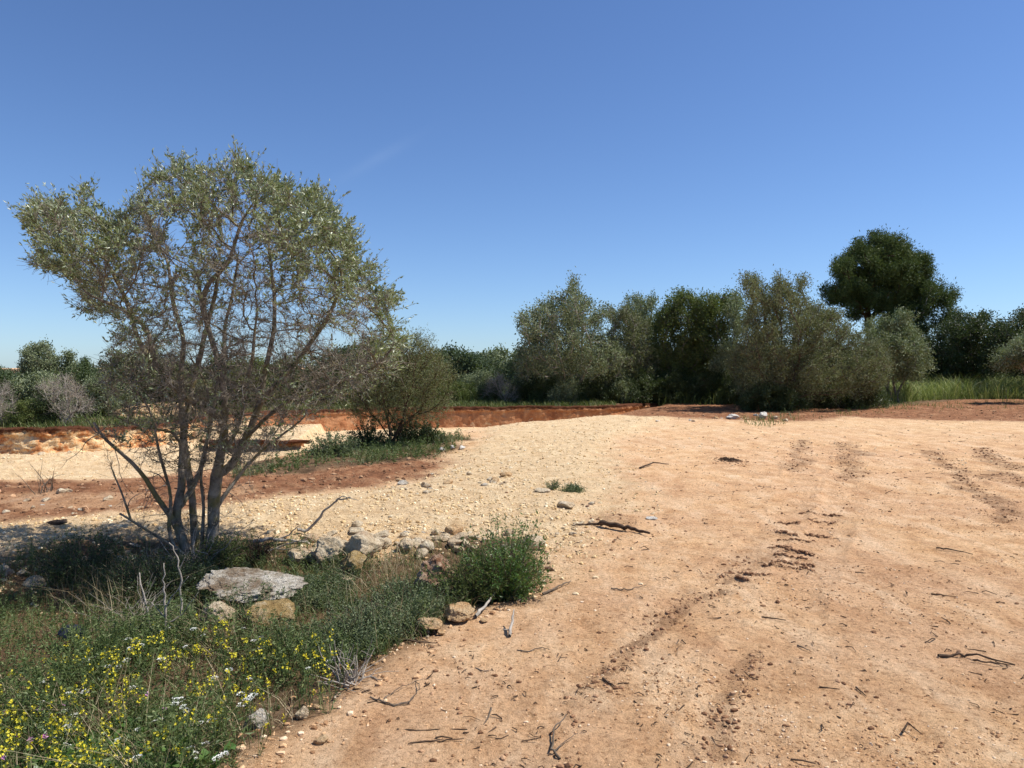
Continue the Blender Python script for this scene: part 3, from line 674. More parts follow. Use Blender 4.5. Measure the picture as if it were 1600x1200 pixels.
branch('stick', [gp(848, 930, .01), gp(870, 922, .02), gp(892, 913, .025)], .009, 'brtwig', 'brown twig on the margin right of the green bush')
branch('stick', [gp(742, 1046, .006), gp(755, 1052, .012), gp(768, 1050, .006)], .004, 'brtwig', 'tiny bowed twig on the open sand')
branch('stick', [gp(808, 1017, .006), gp(822, 1021, .006), gp(846, 1013, .006), gp(858, 1018, .01)], .004, 'brtwig', 'wavy twig on the sand right of the broken stub')
branch('stick', [gp(942, 1062, .006), gp(965, 1078, .006)], .006, 'darkwood', 'short slanting twig left of the long brown stick')
branch('stick', [gp(1280, 1075, .006), gp(1312, 1079, .006)], .005, 'darkwood', 'short flat twig in the middle of the track')
branch('stick', [gp(1338, 1076, .006), gp(1354, 1090, .006)], .005, 'darkwood', 'small slanting twig beside the short flat one')
branch('stick', [gp(1410, 1148, .01), gp(1418, 1140, .03), gp(1440, 1149, .006)], .005, 'darkwood', 'small bent twig standing up near the bottom right')
branch('stick', [gp(1246, 1010, .006), gp(1266, 1018, .006)], .005, 'brtwig', 'pale short twig right of the churned tyre mark')
branch('stick', [gp(1000, 733, .02), gp(1020, 727, .05), gp(1045, 728, .03)], .015, 'darkwood', 'dark twig lying on the far part of the pad')
branch('stick', [gp(465, 838, .06), up(480, 830, 838), up(505, 800, 838), up(525, 782, 838), up(548, 777, 838)], .016, 'dead', 'curved dead grey branch rising over the pale gravel', 'branch', [[up(525, 782, 838), up(535, 775, 838), up(560, 782, 838)]])
branch('branch', [gp(395, 855, .05), up(430, 842, 852), up(478, 848, 852), up(520, 866, 852)], .02, 'dead', 'fallen grey branch lying right of the olive trunk', 'branch', [[up(400, 870, 870), up(440, 852, 862), up(480, 842, 862)], [up(380, 862, 862), up(430, 858, 862), up(470, 858, 866)], [up(420, 850, 852), up(450, 836, 852), up(470, 820, 852)]])
branch('dead_stalk', [gp(240, 1008, 0), up(232, 970, 1008), up(218, 895, 1008)], .011, 'dead', 'left of two pale dead stalks standing in the weeds', 'stalk')
branch('dead_stalk', [gp(262, 1010, 0), up(258, 960, 1010), up(257, 912, 1010), up(256, 880, 1010)], .009, 'dead', 'middle pale dead stalk standing in the weeds', 'stalk', [[up(258, 950, 1010), up(270, 930, 1010), up(295, 900, 1010)], [up(258, 965, 1010), up(235, 940, 1010)], [up(260, 975, 1010), up(285, 960, 1010), up(310, 925, 1010)]])
branch('dead_stalk', [gp(285, 990, 0), up(283, 930, 990), up(278, 875, 990), up(264, 848, 990)], .009, 'dead', 'tall crooked dead stalk left of the flat slab', 'stalk', [[up(280, 890, 990), up(290, 870, 990)]])
# clumpy dead root left by the tree
def brush(name, g, r, h, n, mat, label, cat, rad=.006, spread=1.0, elmin=.05):
    G = Geo(); o0 = np.array(g)
    for _ in range(n):
        a = random.uniform(0, 6.28); el = random.uniform(elmin, 1.3 / spread)
        d = np.array([math.cos(a) * math.cos(el), math.sin(a) * math.cos(el), math.sin(el) * h / r]); L = r * random.uniform(.5, 1.1)
        p = [o0 + np.array([random.gauss(0, r * .15), random.gauss(0, r * .15), 0])]
        for k in range(4):
            d = d + R.normal(size=3) * .25; p.append(p[-1] + d / np.linalg.norm(d) * L / 4 * np.array([1, 1, 1]))
            p[-1][2] = min(max(p[-1][2], o0[2] + .005), o0[2] + (h * random.uniform(.3, 1.9) * math.exp(-((p[-1][0] - o0[0]) ** 2 + (p[-1][1] - o0[1]) ** 2) / .03) + .012 if h < .05 else 9))
        tube(G, p, np.linspace(rad * random.uniform(.5, 1.4), rad * .25, 5), 4)
    o = G.obj(name, M[mat], off=o0); o.location = o0; return tag(o, label, cat)
brush('root_clump', gp(405, 872), .20, .16, 170, 'darkwood', 'dark tangled root clump right of the olive trunk', 'roots', .006)
brush('brush_pile', gp(1138, 720, -.012), .26, .04, 150, 'darkwood', 'low heap of dark twigs on the far part of the track', 'brush pile', .010)
brush('brush_pile', gp(305, 885), .42, .24, 90, 'dead', 'tangle of dead grey twigs around the olive tree foot', 'brush pile', .006)
brush('bare_shrub', gp(215, 975), .38, .22, 60, 'dead', 'leafless tangled shrub left of the dead stalks', 'shrub', .0028)
brush('bare_shrub', gp(68, 770), .42, .45, 13, 'brtwig', 'thin leafless forb standing on the red earth', 'shrub', .006, .85, 1.0)
brush('bare_shrub', gp(545, 1065), .22, .26, 40, 'dead', 'dry grey twiggy plant at the end of the flower patch', 'shrub', .004, .8)
# many short twigs on the track: litter
def litter():
    G = Geo(); rg = np.random.default_rng(5); n = 1500; r = np.exp(rg.uniform(math.log(2.3), math.log(22), n)); a = np.radians(rg.uniform(-12, 37, n))
    x, y = r * np.sin(a), r * np.cos(a); m = masks(x, y); ok = (m[2] < .3) & (rg.random(n) < (.25 + .75 * (fbm(x, y, 1.1, 3, 71) > .08))); x, y = x[ok], y[ok]; n = len(x)
    z = hfull(x, y) + .004; L = .012 + .07 * rg.random(n) ** 3; th = rg.uniform(0, 6.28, n)
    d = np.stack([np.cos(th), np.sin(th), rg.normal(size=n) * .12], 1); P0 = np.stack([x, y, z], 1); P2 = P0 + d * L[:, None] * (1 + r[ok][:, None] * .05)
    P1 = (P0 + P2) / 2 + rg.normal(size=(n, 3)) * L[:, None] * .12 + np.array([0, 0, .003]); rad = .0012 + .0022 * rg.random(n) + .0002 * r[ok]
    G.add(*sticks(P0, P1, P2, rad, rad * .6, 4)); tag(G.obj('twig_litter', M['darkwood']), 'tiny dark twig litter scattered over the sand track', 'twig litter', kind='stuff')
litter()
# flat dark slate-like scrap in the weeds
g = ground(115, 1012)
V, T = rock_mesh(77, 4, 1, .08, 9, .01); V = V / np.abs(V).max(0) * np.array([.095, .05, .014]); V = V @ rotm((math.radians(38), .05, -.1)).T
o = mesh_obj('plastic_scrap', V, T, M['plastic']); o.location = (g.x, g.y, g.z + .10); tag(o, 'flat charcoal coloured scrap lying among the flowers', 'scrap')

# ------------------------------------------------------------------ trees
def grow(nodes, parent, A, step, di, dk, maxn, iters=200, trop=(0, 0, .05), jit=.25, maxch=3):
    N = np.zeros((maxn, 3)); n = len(nodes); N[:n] = nodes; par = list(parent); ch = [0] * n
    for p in par:
        if p >= 0: ch[p] += 1
    A = A.copy(); best = np.full(len(A), 1e9); bi = np.zeros(len(A), int)
    def upd(lo, hi):
        nonlocal best, bi
        for s in range(lo, hi, 64):
            e = min(hi, s + 64); d = np.linalg.norm(A[:, None] - N[None, s:e], axis=2); k = d.argmin(1); dd = d[np.arange(len(A)), k]; q = dd < best
            best[q] = dd[q]; bi[q] = s + k[q]
    upd(0, n); chn = np.zeros(maxn, int); chn[:n] = ch; trop = np.array(trop)
    for it in range(iters):
        act = (best < di) & (chn[bi] < maxch)
        if not act.any() or n >= maxn - 1: break
        ids, inv = np.unique(bi[act], return_inverse=True); S = np.zeros((len(ids), 3)); np.add.at(S, inv, unit(A[act] - N[bi[act]]))
        S = unit(unit(S) + trop + R.normal(size=S.shape) * jit); k = min(len(ids), maxn - n); new = N[ids[:k]] + S[:k] * step
        N[n:n + k] = new; par.extend(ids[:k].tolist()); chn[ids[:k]] += 1; lo = n; n += k; upd(lo, n)
        keep = best > dk; A = A[keep]; best = best[keep]; bi = bi[keep]
        if len(A) == 0: break
    return N[:n], np.array(par)
def radii(N, par, tip, power=2.2, seed_r=None):
    a = np.zeros(len(N)); ch = np.zeros(len(N), int)
    for i in range(len(N) - 1, -1, -1):
        if a[i] == 0: a[i] = tip ** power
        if par[i] >= 0: a[par[i]] += a[i]; ch[par[i]] += 1
    return a ** (1 / power), ch, a
def skel_mesh(G, N, par, rad, wt, rmax=1, rough=.05):
    kids = [[] for _ in N]
    for i, p in enumerate(par):
        if p >= 0: kids[p].append(i)
    roots = [i for i, p in enumerate(par) if p < 0]; st = [(r, None) for r in roots]
    while st:
        i, p = st.pop(); chain = [i]
        while kids[chain[-1]]:
            ks = sorted(kids[chain[-1]], key=lambda k: -wt[k]); st.extend((k, chain[-1]) for k in ks[1:]); chain.append(ks[0])
        idx = ([p] if p is not None else []) + chain
        if len(idx) < 2: continue
        P = N[idx].copy(); rr = rad[idx].copy()
        if p is not None: rr[0] = min(rr[0], rr[1] * 1.15)
        rr = np.minimum(rr, rmax)
        if len(P) > 4: P[1:-1] = P[1:-1] * .5 + (P[:-2] + P[2:]) * .25
        tube(G, P, rr, 9 if rr.max() > .03 else (6 if rr.max() > .012 else 4), rough=rough)
def envelope(poly, Y, thick, n, power=1.0, dens=None, edge=60, inset=0, rag=0, ragsc=20):
    """points inside a crown: the crown's outline, as deep as it is wide"""
    xs = [p[0] for p in poly]; ys = [p[1] for p in poly]; out = []
    cx = (min(xs) + max(xs)) / 2; tot = 0
    while tot < n:
        m = n * 3; px = R.uniform(min(xs), max(xs), m); py = R.uniform(min(ys), max(ys), m); d = sdpoly(px, py, poly); ok = d > inset + rag * vn(px / ragsc + 9, py / ragsc, 77) ** 1.5 * (py < (min(ys) * .35 + max(ys) * .65))
        if dens is not None: ok &= R.random(m) < dens(px, py)
        px, py, d = px[ok], py[ok], d[ok]
        t = thick * np.sqrt(np.clip(1 - (1 - np.minimum(d / edge, 1)) ** 2, 0, 1))
        off = R.uniform(-1, 1, len(px)) * t; k = min(len(px), n - tot)
        a = (px - W2) / F; b = -(py - H2) / F; T_ = (Y + off) / (CA + b * SA)
        X = a * T_; Z = CAMZ + (-SA + b * CA) * T_
        out.append(np.stack([X, Y + off, Z], 1)[:k]); tot += k
    return np.concatenate(out)
def polyseed(lines):
    """lines: list of (attach index or -1, points). returns nodes, parents"""
    N = []; par = []
    for att, pts in lines:
        pts = np.array(pts, float); prev = -1
        if att is not None and att >= 0: prev = att
        for k, p in enumerate(pts):
            if k == 0 and prev >= 0 and np.linalg.norm(p - np.array(N[prev])) < 1e-6: continue
            N.append(p); par.append(prev); prev = len(N) - 1
    return N, par
def sub(pts, step):
    pts = np.array(pts, float); s = np.concatenate([[0], np.cumsum(np.linalg.norm(np.diff(pts, axis=0), axis=1))]); m = max(2, int(s[-1] / step) + 1)
    t = np.linspace(0, s[-1], m); return np.stack([np.interp(t, s, pts[:, k]) for k in range(3)], 1)

def tree(name, label, cat, poly, Y, base, thick, nA, step, leafn, leafsz, mat, bark='farbark', stems=1, edge=60, group=None, twigs=.6, twl=.35, tip=.012, keep=None, clump=1.0, parts=('trunk', 'crown'), basez=None, upb=.3, crownlow=None, power=2.1, zsq=1.0, gap=.34):
    """a tree or shrub: limbs grown into the crown, leaf sprays on their tips"""
    if edge < 70 and cat == 'tree' and group is None and leafn > 8000:
        mx = sum(p[0] for p in poly) / len(poly); my = max(p[1] for p in poly); poly = [(mx + (x - mx) * 1.05, y) for x, y in poly]
    bx, by = base; gz = H(*at(bx, by, Y)[:2]) if basez is None else basez
    b = np.array(at(bx, by, Y)); b[2] = gz
    A = envelope(poly, Y, thick, nA * 2, edge=edge, rag=edge * .75, ragsc=edge * .32); cs = thick * .40
    A = A[vn(A[:, 0] / cs + 3.3, A[:, 2] / cs / zsq + A[:, 1] / cs * .8, 19) > gap]
    c = A.mean(0); lo = A[:, 2].min(); N = []; par = []
    for k in range(stems):
        t = A[R.integers(len(A))] * .6 + c * .4; off = np.array([R.normal() * .12, R.normal() * .12, 0]) * (0 if stems == 1 else 1)
        top = b + (t - b) * (.45 if stems > 1 else .55); mid = (b + top) / 2 + R.normal(size=3) * .08 * np.linalg.norm(top - b) * np.array([1, 1, 0])
        pts = sub([b + off + np.array([0, 0, -.1]), mid, top], step); st = len(N)
        for j, p in enumerate(pts): N.append(p); par.append(-1 if j == 0 else len(N) - 2)
    N, par = grow(N, par, A, step, step * 9, step * 1.6, len(N) + 2600, 120, (0, 0, .08), .22)
    rad, ch, wt = radii(N, par, tip, power)
    root = empty(name, b, label, cat, group)
    G = Geo(); skel_mesh(G, N, par, rad, wt)
    tips = np.where((rad < tip * 2.6))[0]; par_d = unit(N - N[np.maximum(par, 0)] + 1e-6)
    nt_ = int(len(tips) * twigs * 3); G2 = Geo()
    ti = R.choice(tips, nt_); d = unit(par_d[ti] + R.normal(size=(nt_, 3)) * .6 + np.array([0, 0, upb])); L = twl * (.4 + .8 * R.random(nt_))[:, None]
    P0 = N[ti]; P2 = P0 + d * L; P1 = (P0 + P2) / 2 + R.normal(size=(nt_, 3)) * L * .08
    G.add(*sticks(P0, P1, P2, tip * .55, tip * .25))
    G.obj(parts[0], M[bark], root, off=b, smooth_=True)
    # leaves along the twigs
    if leafn:
        k = R.integers(0, nt_, leafn); u = R.random(leafn)[:, None] ** .7
        if keep is not None:
            pk = keep(P2[k]); q = R.random(leafn) < pk; k, u = k[q], u[q]
        m = len(k); sp = leafsz[0] * clump
        P = P0[k] * (1 - u) + P2[k] * u + R.normal(size=(m, 3)) * sp
        D = unit(d[k] * .6 + R.normal(size=(m, 3)) * .7 + np.array([0, 0, .1]))
        cv = vn(P[:, 0] * .9 + 7, P[:, 2] * .9 + P[:, 1] * .7, 5)
        var = np.clip(.15 + .35 * R.random(m) + .35 * R.random(nt_)[k] + .25 * (cv - .5), 0, 1)
        G3 = Geo(); V, Q, vv = leaves(P, D, leafsz[0] * (.7 + .6 * R.random(m)), leafsz[1] * (.7 + .6 * R.random(m)), var); G3.add(V, Q, vq=vv); G3.obj(parts[1], M[mat], root, off=b)
    return root

# --- the olive tree in front
def hero():
    Y0 = ground(300, 880).y; b = Vector(ground(298, 880)); Y0 = b.y
    poly = [(22, 405), (14, 350), (40, 300), (75, 285), (95, 280), (135, 278), (168, 318), (200, 275), (270, 248), (335, 236), (346, 222), (400, 238), (440, 262), (480, 275), (520, 300), (545, 335), (575, 372), (598, 420), (632, 445), (652, 485), (648, 540), (625, 590), (560, 640), (480, 665), (450, 730), (390, 750), (250, 750), (165, 690), (138, 600), (150, 530), (110, 480), (60, 445)]
    def a(px, py, dy): return at(px, py, Y0 + dy)
    z0 = b.z - .1
    S = []; N = []; par = []
    W = {}
    def add(pts, att=None, w=(.012, .006)):
        """pts as (px, py, depth offset); att: index to start from"""
        P = sub([a(*p) for p in pts], .09); s = -1
        if att is not None:
            s = int(np.argmin(np.linalg.norm(np.array(N) - P[0], axis=1))); P = P[1:]
        nP = len(P)
        for k, p in enumerate(P):
            W[len(N)] = w[0] + (w[1] - w[0]) * (k / nP) ** .7
            p = p + (R.normal(size=3) * .006 if 0 < k else 0); N.append(p); par.append(s); s = len(N) - 1
    add([(300, 905, 0), (294, 872, 0), (281, 830, 0), (276, 800, .02), (284, 760, .05), (287, 700, .1), (290, 660, .12), (300, 600, .15), (318, 540, .2), (330, 480, .2), (345, 420, .2)], None, (.050, .014))      # middle left stem
    add([(281, 830, 0), (262, 800, -.05), (243, 772, -.1), (222, 740, -.15), (195, 712, -.2), (160, 682, -.25), (146, 662, -.3)], 1, (.028, .010))      # low left limb
    add([(294, 872, 0), (265, 850, -.1), (235, 832, -.15), (205, 815, -.25), (188, 805, -.3)], 1, (.018, .008))
    add([(205, 815, -.25), (196, 785, -.25), (185, 755, -.25), (172, 728, -.25)], 1, (.009, .005))
    add([(325, 900, .12), (331, 850, .12), (334, 800, .12), (338, 750, .1), (346, 705, .08), (352, 660, 0), (350, 620, -.05), (345, 580, -.1), (335, 545, -.1), (322, 505, -.1), (312, 470, -.1), (310, 430, -.15)], None, (.064, .014))    # grey right stem
    add([(352, 660, 0), (325, 640, -.1), (290, 622, -.2), (262, 595, -.3), (240, 568, -.35), (240, 535, -.35), (222, 505, -.4), (195, 485, -.45), (165, 470, -.5), (140, 462, -.5)], 1, (.040, .010))       # big limb to the left
    add([(240, 568, -.35), (215, 530, -.3), (205, 490, -.2), (185, 440, -.1), (160, 400, 0)], 1, (.020, .007))
    add([(310, 895, .2), (305, 840, .25), (300, 780, .3), (292, 720, .35), (285, 660, .4), (280, 600, .5), (290, 540, .55), (270, 470, .6), (262, 420, .6)], None, (.045, .010))   # dark back stem
    add([(338, 750, .1), (365, 722, .15), (388, 680, .2), (402, 640, .25), (412, 600, .3), (418, 560, .3), (428, 510, .35), (430, 470, .4), (425, 420, .4), (418, 380, .4)], 1, (.040, .010))         # right limb
    add([(402, 640, .25), (430, 600, .1), (470, 560, .0), (505, 510, -.1), (530, 460, -.15), (535, 420, -.15)], 1, (.022, .008))
    add([(388, 680, .2), (420, 650, .0), (450, 625, -.1), (500, 605, -.2), (545, 590, -.25), (590, 572, -.3), (615, 540, -.3)], 1, (.018, .008))      # long low right limb
    add([(350, 620, -.05), (348, 590, 0), (350, 530, .1), (352, 500, .2), (365, 450, .3), (372, 400, .3)], 1, (.024, .008))
    add([(322, 505, -.1), (318, 470, -.1), (322, 440, -.1), (345, 425, -.1), (365, 390, -.1), (380, 340, -.1)], 1, (.018, .008))
    add([(334, 800, .12), (350, 772, .3), (372, 745, .4), (400, 712, .5), (440, 680, .6), (480, 650, .6)], 1, (.020, .008))
    add([(287, 700, .1), (270, 670, .0), (240, 672, -.1), (205, 660, -.1), (180, 655, -.2)], 1, (.014, .006))
    add([(276, 800, .02), (300, 765, .3), (318, 720, .4), (330, 660, .5), (338, 600, .5), (345, 560, .5)], 1, (.030, .010))
    add([(285, 885, -.05), (272, 855, -.1), (262, 820, -.1), (268, 780, -.05), (258, 735, -.1), (246, 700, -.15), (238, 650, -.2), (215, 610, -.25), (190, 580, -.3)], 1, (.020, .007))
    add([(318, 890, .1), (314, 850, .1), (320, 800, .15), (312, 750, .1), (322, 700, .05), (330, 650, 0), (322, 600, 0), (300, 560, .0)], 1, (.020, .007))
    add([(346, 705, .08), (362, 690, .0), (380, 650, -.1), (385, 600, -.2), (395, 550, -.25), (400, 500, -.25)], 1, (.020, .007))
    N, par = list(N), list(par)
    top = lambda px, py: np.clip(1.15 - (py - 420) / 420, .35, 1) * (fbm(px, py * 1.1, 60, 2, 29) > -.62)
    A = envelope(poly, Y0, 1.15, 5600, dens=top, edge=120, inset=10, rag=34, ragsc=26)
    N, par = grow(N, par, A, .055, .5, .095, 9500, 220, (0, 0, .10), .28, 3)
    rad, ch, wt = radii(N, par, .0021, 2.15)
    for k, v in W.items(): rad[k] = min(max(rad[k], v), v * 1.5)
    sx, sy = project(N[:, 0], N[:, 1], N[:, 2])
    root = empty('olive_tree', b, 'large grey green multi stemmed olive tree standing in the weeds', 'tree')
    G = Geo(); skel_mesh(G, N, par, rad, wt, .062, .07); G.obj('trunk', M['bark'], root, off=b, smooth_=True)
    # twigs
    thin = np.where(rad < .0068)[0]; nt_ = 32000; ti = R.choice(thin, nt_)
    pd = unit(N - N[np.maximum(par, 0)] + 1e-7)
    d = unit(pd[ti] + R.normal(size=(nt_, 3)) * .55 + np.array([0, 0, .25])); L = (.04 + .10 * R.random(nt_))[:, None]
    P0 = N[ti]; P2 = P0 + d * L; P1 = (P0 + P2) / 2 + R.normal(size=(nt_, 3)) * L * .07
    px, py = project(P2[:, 0], P2[:, 1], P2[:, 2]); e = sdpoly(px, py, poly)
    low = smooth(340, 560, py); cl = vn(px / 38, py / 38 + P2[:, 1] * 2.5, 88)
    pr = np.exp(-(np.maximum(e, 0) / 95) ** 2) * .95 + .32 * (1 - low) + .02
    pr = pr * (1 - .78 * low * (px < 575)) * (1 - .3 * smooth(560, 660, py)) * smooth(.26, .46, cl) * 1.08; pr = pr * (py < 700)
    lit = np.where(R.random(nt_) < pr)[0]; nl = 6
    k = np.repeat(lit, nl); m = len(k); u = (.25 + .8 * R.random(m))[:, None]
    P = P0[k] * (1 - u) + P2[k] * u
    D = unit(d[k] * 1.0 + R.normal(size=(m, 3)) * .75 + np.array([0, 0, .35]))
    var = np.clip(.10 + .45 * R.random(m) + .35 * R.random(nt_)[k] + .1 * R.normal(size=m), 0, 1)
    GT = Geo(); GT.add(*sticks(P0, P1, P2, .0017, .0009)); G = Geo(); V, Q, vv = leaves(P, D, .027 + .022 * R.random(m), .0110 + .0055 * R.random(m), var, .15); G.add(V, Q, vq=vv)
    # upright sprays round the rim of the crown
    px, py = project(N[:, 0], N[:, 1], N[:, 2]); e = sdpoly(px, py, poly); q = np.where((e < 55) & (rad < .006) & (py < 520))[0]
    ti = R.choice(q, 620); d = unit((N[ti] - N.mean(0)) * .8 + R.normal(size=(620, 3)) * .35 + np.array([0, 0, .7])); L = (.08 + .20 * R.random(620) ** 2)[:, None]; P0 = N[ti]; P2 = P0 + d * L; P1 = (P0 + P2) / 2 + R.normal(size=(620, 3)) * .008
    GT.add(*sticks(P0, P1, P2, .0018, .0009)); GT.obj('twigs', M['twig'], root, off=b)
    k = np.repeat(np.arange(620), 13); m = len(k); u = R.random(m)[:, None]; V, Q, vv = leaves(P0[k] * (1 - u) + P2[k] * u, unit(d[k] + R.normal(size=(m, 3)) * .55), .026 + .018 * R.random(m), .010, .15 + .8 * R.random(m), .15); G.add(V, Q, vq=vv)
    G.obj('crown', M['olive'], root, off=b)
    # bare side branches low down
    G = Geo(); q = np.where((rad > .005) & (sy > 540) & (sy < 850))[0]; tipn = []
    for k in R.choice(q, 300):
        p = [N[k]]; d = unit(R.normal(size=3) * np.array([1, .8, .7]) + np.array([0, 0, .15])); L = .10 + .38 * R.random() ** 1.5; m_ = 6
        for j in range(m_):
            d = unit(d + R.normal(size=3) * .28); p.append(p[-1] + d * L / m_); tipn.append(p[-1])
        tube(G, p, np.linspace(.0042, .0012, m_ + 1) * (.6 + .8 * R.random()), 4)
    tipn = np.array(tipn); k = R.integers(0, len(tipn), 4000); d = unit(R.normal(size=(4000, 3)) + np.array([0, 0, .2])); L = (.03 + .10 * R.random(4000))[:, None]
    G.add(*sticks(tipn[k], tipn[k] + d * L * .5 + R.normal(size=(4000, 3)) * .004, tipn[k] + d * L, .0013, .0007)); G.obj('bare_branches', M['twig'], root, off=b, smooth_=True)
    # small shoots with leaves on the lower limbs
    q = np.where((rad < .012) & (sy > 560) & (sy < 850))[0]
    if len(q):
        ti = R.choice(q, 900); d = unit(R.normal(size=(900, 3)) + np.array([0, 0, .5])); L = .05 + .08 * R.random(900)[:, None]; P0 = N[ti]; P2 = P0 + d * L
        k = np.repeat(np.arange(900), 5); m = len(k); u = R.random(m)[:, None]
        G = Geo(); V, Q, vv = leaves(P0[k] * (1 - u) + P2[k] * u, unit(d[k] + R.normal(size=(m, 3)) * .7), .022, .010, .3 * R.random(m)); G.add(V, Q, vq=vv); G.obj('low_shoots', M['dark'], root, off=b)
hero()

# --- the small shrub tree in the middle
tree('shrub_tree', 'small dark stemmed shrub tree on the grassy strip before the red bank', 'tree',
     [(545, 645), (525, 600), (545, 555), (595, 528), (640, 520), (685, 540), (716, 575), (716, 620), (690, 650), (640, 668), (590, 665)], ground(612, 697).y, (612, 697), .95, 1700, .13, 26000, (.055, .013), 'shrub', 'darkwood', stems=5, edge=70, twigs=1.6, twl=.38, tip=.0055, clump=.6, gap=.2)
# --- trees across the middle distance, left to right
def TR(label, poly, Y, base, thick, mat, n, lsz=(.11, .05), **k):
    kw = dict(nA=900, step=.26, bark='farbark', stems=3, edge=55, twigs=1.2, twl=.45, tip=.014, group=None); kw.update(k)
    cat = kw.pop('cat', 'tree'); nm = kw.pop('name', 'tree')
    return tree(nm, label, cat, poly, Y, base, thick, leafn=n, leafsz=lsz, mat=mat, **kw)
TR('tall grey green olive tree with pale dry limbs left of the green pair', [(818, 600), (812, 560), (800, 500), (802, 480), (828, 464), (862, 475), (868, 440), (890, 433), (915, 445), (922, 465), (945, 490), (962, 515), (975, 560), (970, 605)], 33.5, (905, 616), 2.0, 'olive_far', 34000, name='olive_tree', bark='dead', twigs=1.8)
TR('grey half bare tree between the tall olive and the green pair', [(935, 600), (935, 540), (950, 480), (980, 478), (1015, 500), (1025, 560), (1015, 605)], 34.5, (985, 616), 1.2, 'brownish', 14000, name='half_bare_tree', bark='dead', twigs=2.2)
TR('grey green tree with rounded top just left of the green one', [(965, 560), (970, 480), (985, 458), (1012, 454), (1038, 468), (1035, 510), (1030, 570), (1000, 580)], 38, (1010, 612), 1.4, 'olive_far', 15000, name='olive_tree')
TR('rounded fresh green tree in the middle of the row', [(1005, 600), (1008, 540), (1015, 475), (1035, 452), (1070, 446), (1100, 456), (1115, 495), (1110, 560), (1100, 605)], 35.5, (1062, 616), 1.7, 'green', 30000, name='green_tree')
TR('green tree with a pointed crown right of the rounded green one', [(1070, 600), (1080, 510), (1092, 465), (1112, 446), (1138, 454), (1160, 474), (1165, 530), (1165, 600)], 34.8, (1125, 616), 1.5, 'green', 24000, name='green_tree')
TR('big brownish olive tree spreading over the dark low bush', [(1160, 615), (1140, 570), (1145, 520), (1160, 470), (1160, 432), (1185, 428), (1205, 440), (1215, 430), (1250, 432), (1275, 460), (1300, 480), (1340, 500), (1375, 530), (1388, 570), (1375, 605), (1330, 625), (1260, 625), (1200, 625)], 28.8, (1230, 636), 2.5, 'brownish', 85000, (.085, .035), nA=1900, step=.2, name='olive_tree', stems=6, twigs=1.6, tip=.011, bark='brtwig', twl=.4)
TR('very tall dark umbrella pine behind the olive trees', [(1284, 470), (1280, 425), (1297, 400), (1325, 385), (1355, 370), (1385, 363), (1422, 374), (1450, 396), (1462, 425), (1450, 460), (1400, 480), (1370, 500), (1330, 495), (1300, 480)], 47, (1385, 612), 3.2, 'pine', 90000, (.18, .05), nA=1200, step=.45, name='pine_tree', stems=1, tip=.025, twl=.45, clump=1.0, bark='darkwood', twigs=.8, zsq=.5, gap=.20)
TR('slender green pine boughs rising right of the tall pine', [(1375, 530), (1385, 490), (1420, 460), (1440, 430), (1462, 412), (1472, 430), (1478, 450), (1490, 435), (1497, 450), (1503, 480), (1490, 500), (1470, 490), (1450, 525)], 46, (1440, 612), 1.8, 'pine', 22000, (.17, .05), nA=700, step=.4, name='pine_tree', stems=1, tip=.02, twl=.4, bark='dead', zsq=.4, gap=.12)
TR('silvery olive tree in front of the tall pine', [(1330, 590), (1335, 530), (1350, 500), (1385, 484), (1420, 488), (1440, 510), (1450, 545), (1445, 585), (1400, 598)], 34, (1400, 610), 1.9, 'olive_far', 34000, name='olive_tree', stems=4)
TR('slim olive tree filling the gap between the green pair and the brownish olive', [(1115, 600), (1118, 540), (1128, 480), (1155, 458), (1182, 480), (1185, 560), (1180, 605)], 33.5, (1150, 616), 1.3, 'olive_far', 14000, name='olive_tree')
TR('dark tree showing between the tall pine and the evergreens', [(1430, 600), (1432, 530), (1450, 500), (1480, 495), (1500, 520), (1505, 600)], 44, (1468, 606), 1.6, 'dark', 14000, (.13, .06), name='evergreen_tree', gap=.42)
TR('dark evergreen tree with small gaps beyond the meadow', [(1478, 580), (1472, 530), (1485, 490), (1510, 482), (1545, 490), (1560, 510), (1560, 570), (1530, 590)], 42, (1515, 605), 1.8, 'dark', 20000, (.13, .06), name='evergreen_tree')
TR('dark evergreen tree at the right end of the row', [(1540, 580), (1545, 510), (1570, 488), (1595, 478), (1640, 480), (1680, 520), (1690, 590)], 40, (1615, 607), 2.2, 'dark', 28000, (.13, .06), name='evergreen_tree')
TR('low grey olive bush at the right edge over the meadow', [(1540, 570), (1555, 535), (1590, 522), (1640, 525), (1660, 560), (1660, 600), (1590, 580)], 33, (1625, 626), 1.4, 'olive_far', 12000, cat='bush', name='olive_bush', bark='dead')
TR('olive tree with open crown on the left skyline', [(35, 600), (28, 565), (36, 535), (62, 528), (85, 545), (95, 560), (98, 600)], 44, (65, 600), 1.4, 'olive_far', 11000, (.13, .06), name='olive_tree', twigs=1.4, crownlow=1)
TR('small pointed tree beside the left skyline olive', [(92, 600), (98, 560), (108, 546), (118, 560), (125, 600)], 44, (108, 602), .8, 'olive_far', 5000, (.13, .06), name='pointed_tree')
TR('dark rounded tree directly behind the big olive', [(165, 610), (168, 570), (180, 548), (230, 545), (290, 555), (320, 580), (320, 630), (250, 640), (190, 635)], 27, (245, 660), 1.7, 'brownish', 26000, name='olive_tree')
TR('dark tree seen through the right side of the big olive', [(420, 610), (430, 570), (470, 545), (540, 540), (590, 550), (600, 600), (560, 630), (450, 632)], 33, (505, 642), 1.7, 'dark', 22000, name='evergreen_tree')
TR('bushy olive rising behind the small shrub tree', [(330, 630), (330, 580), (360, 555), (410, 560), (430, 590), (430, 630)], 31, (380, 648), 1.5, 'green', 16000, name='green_tree')
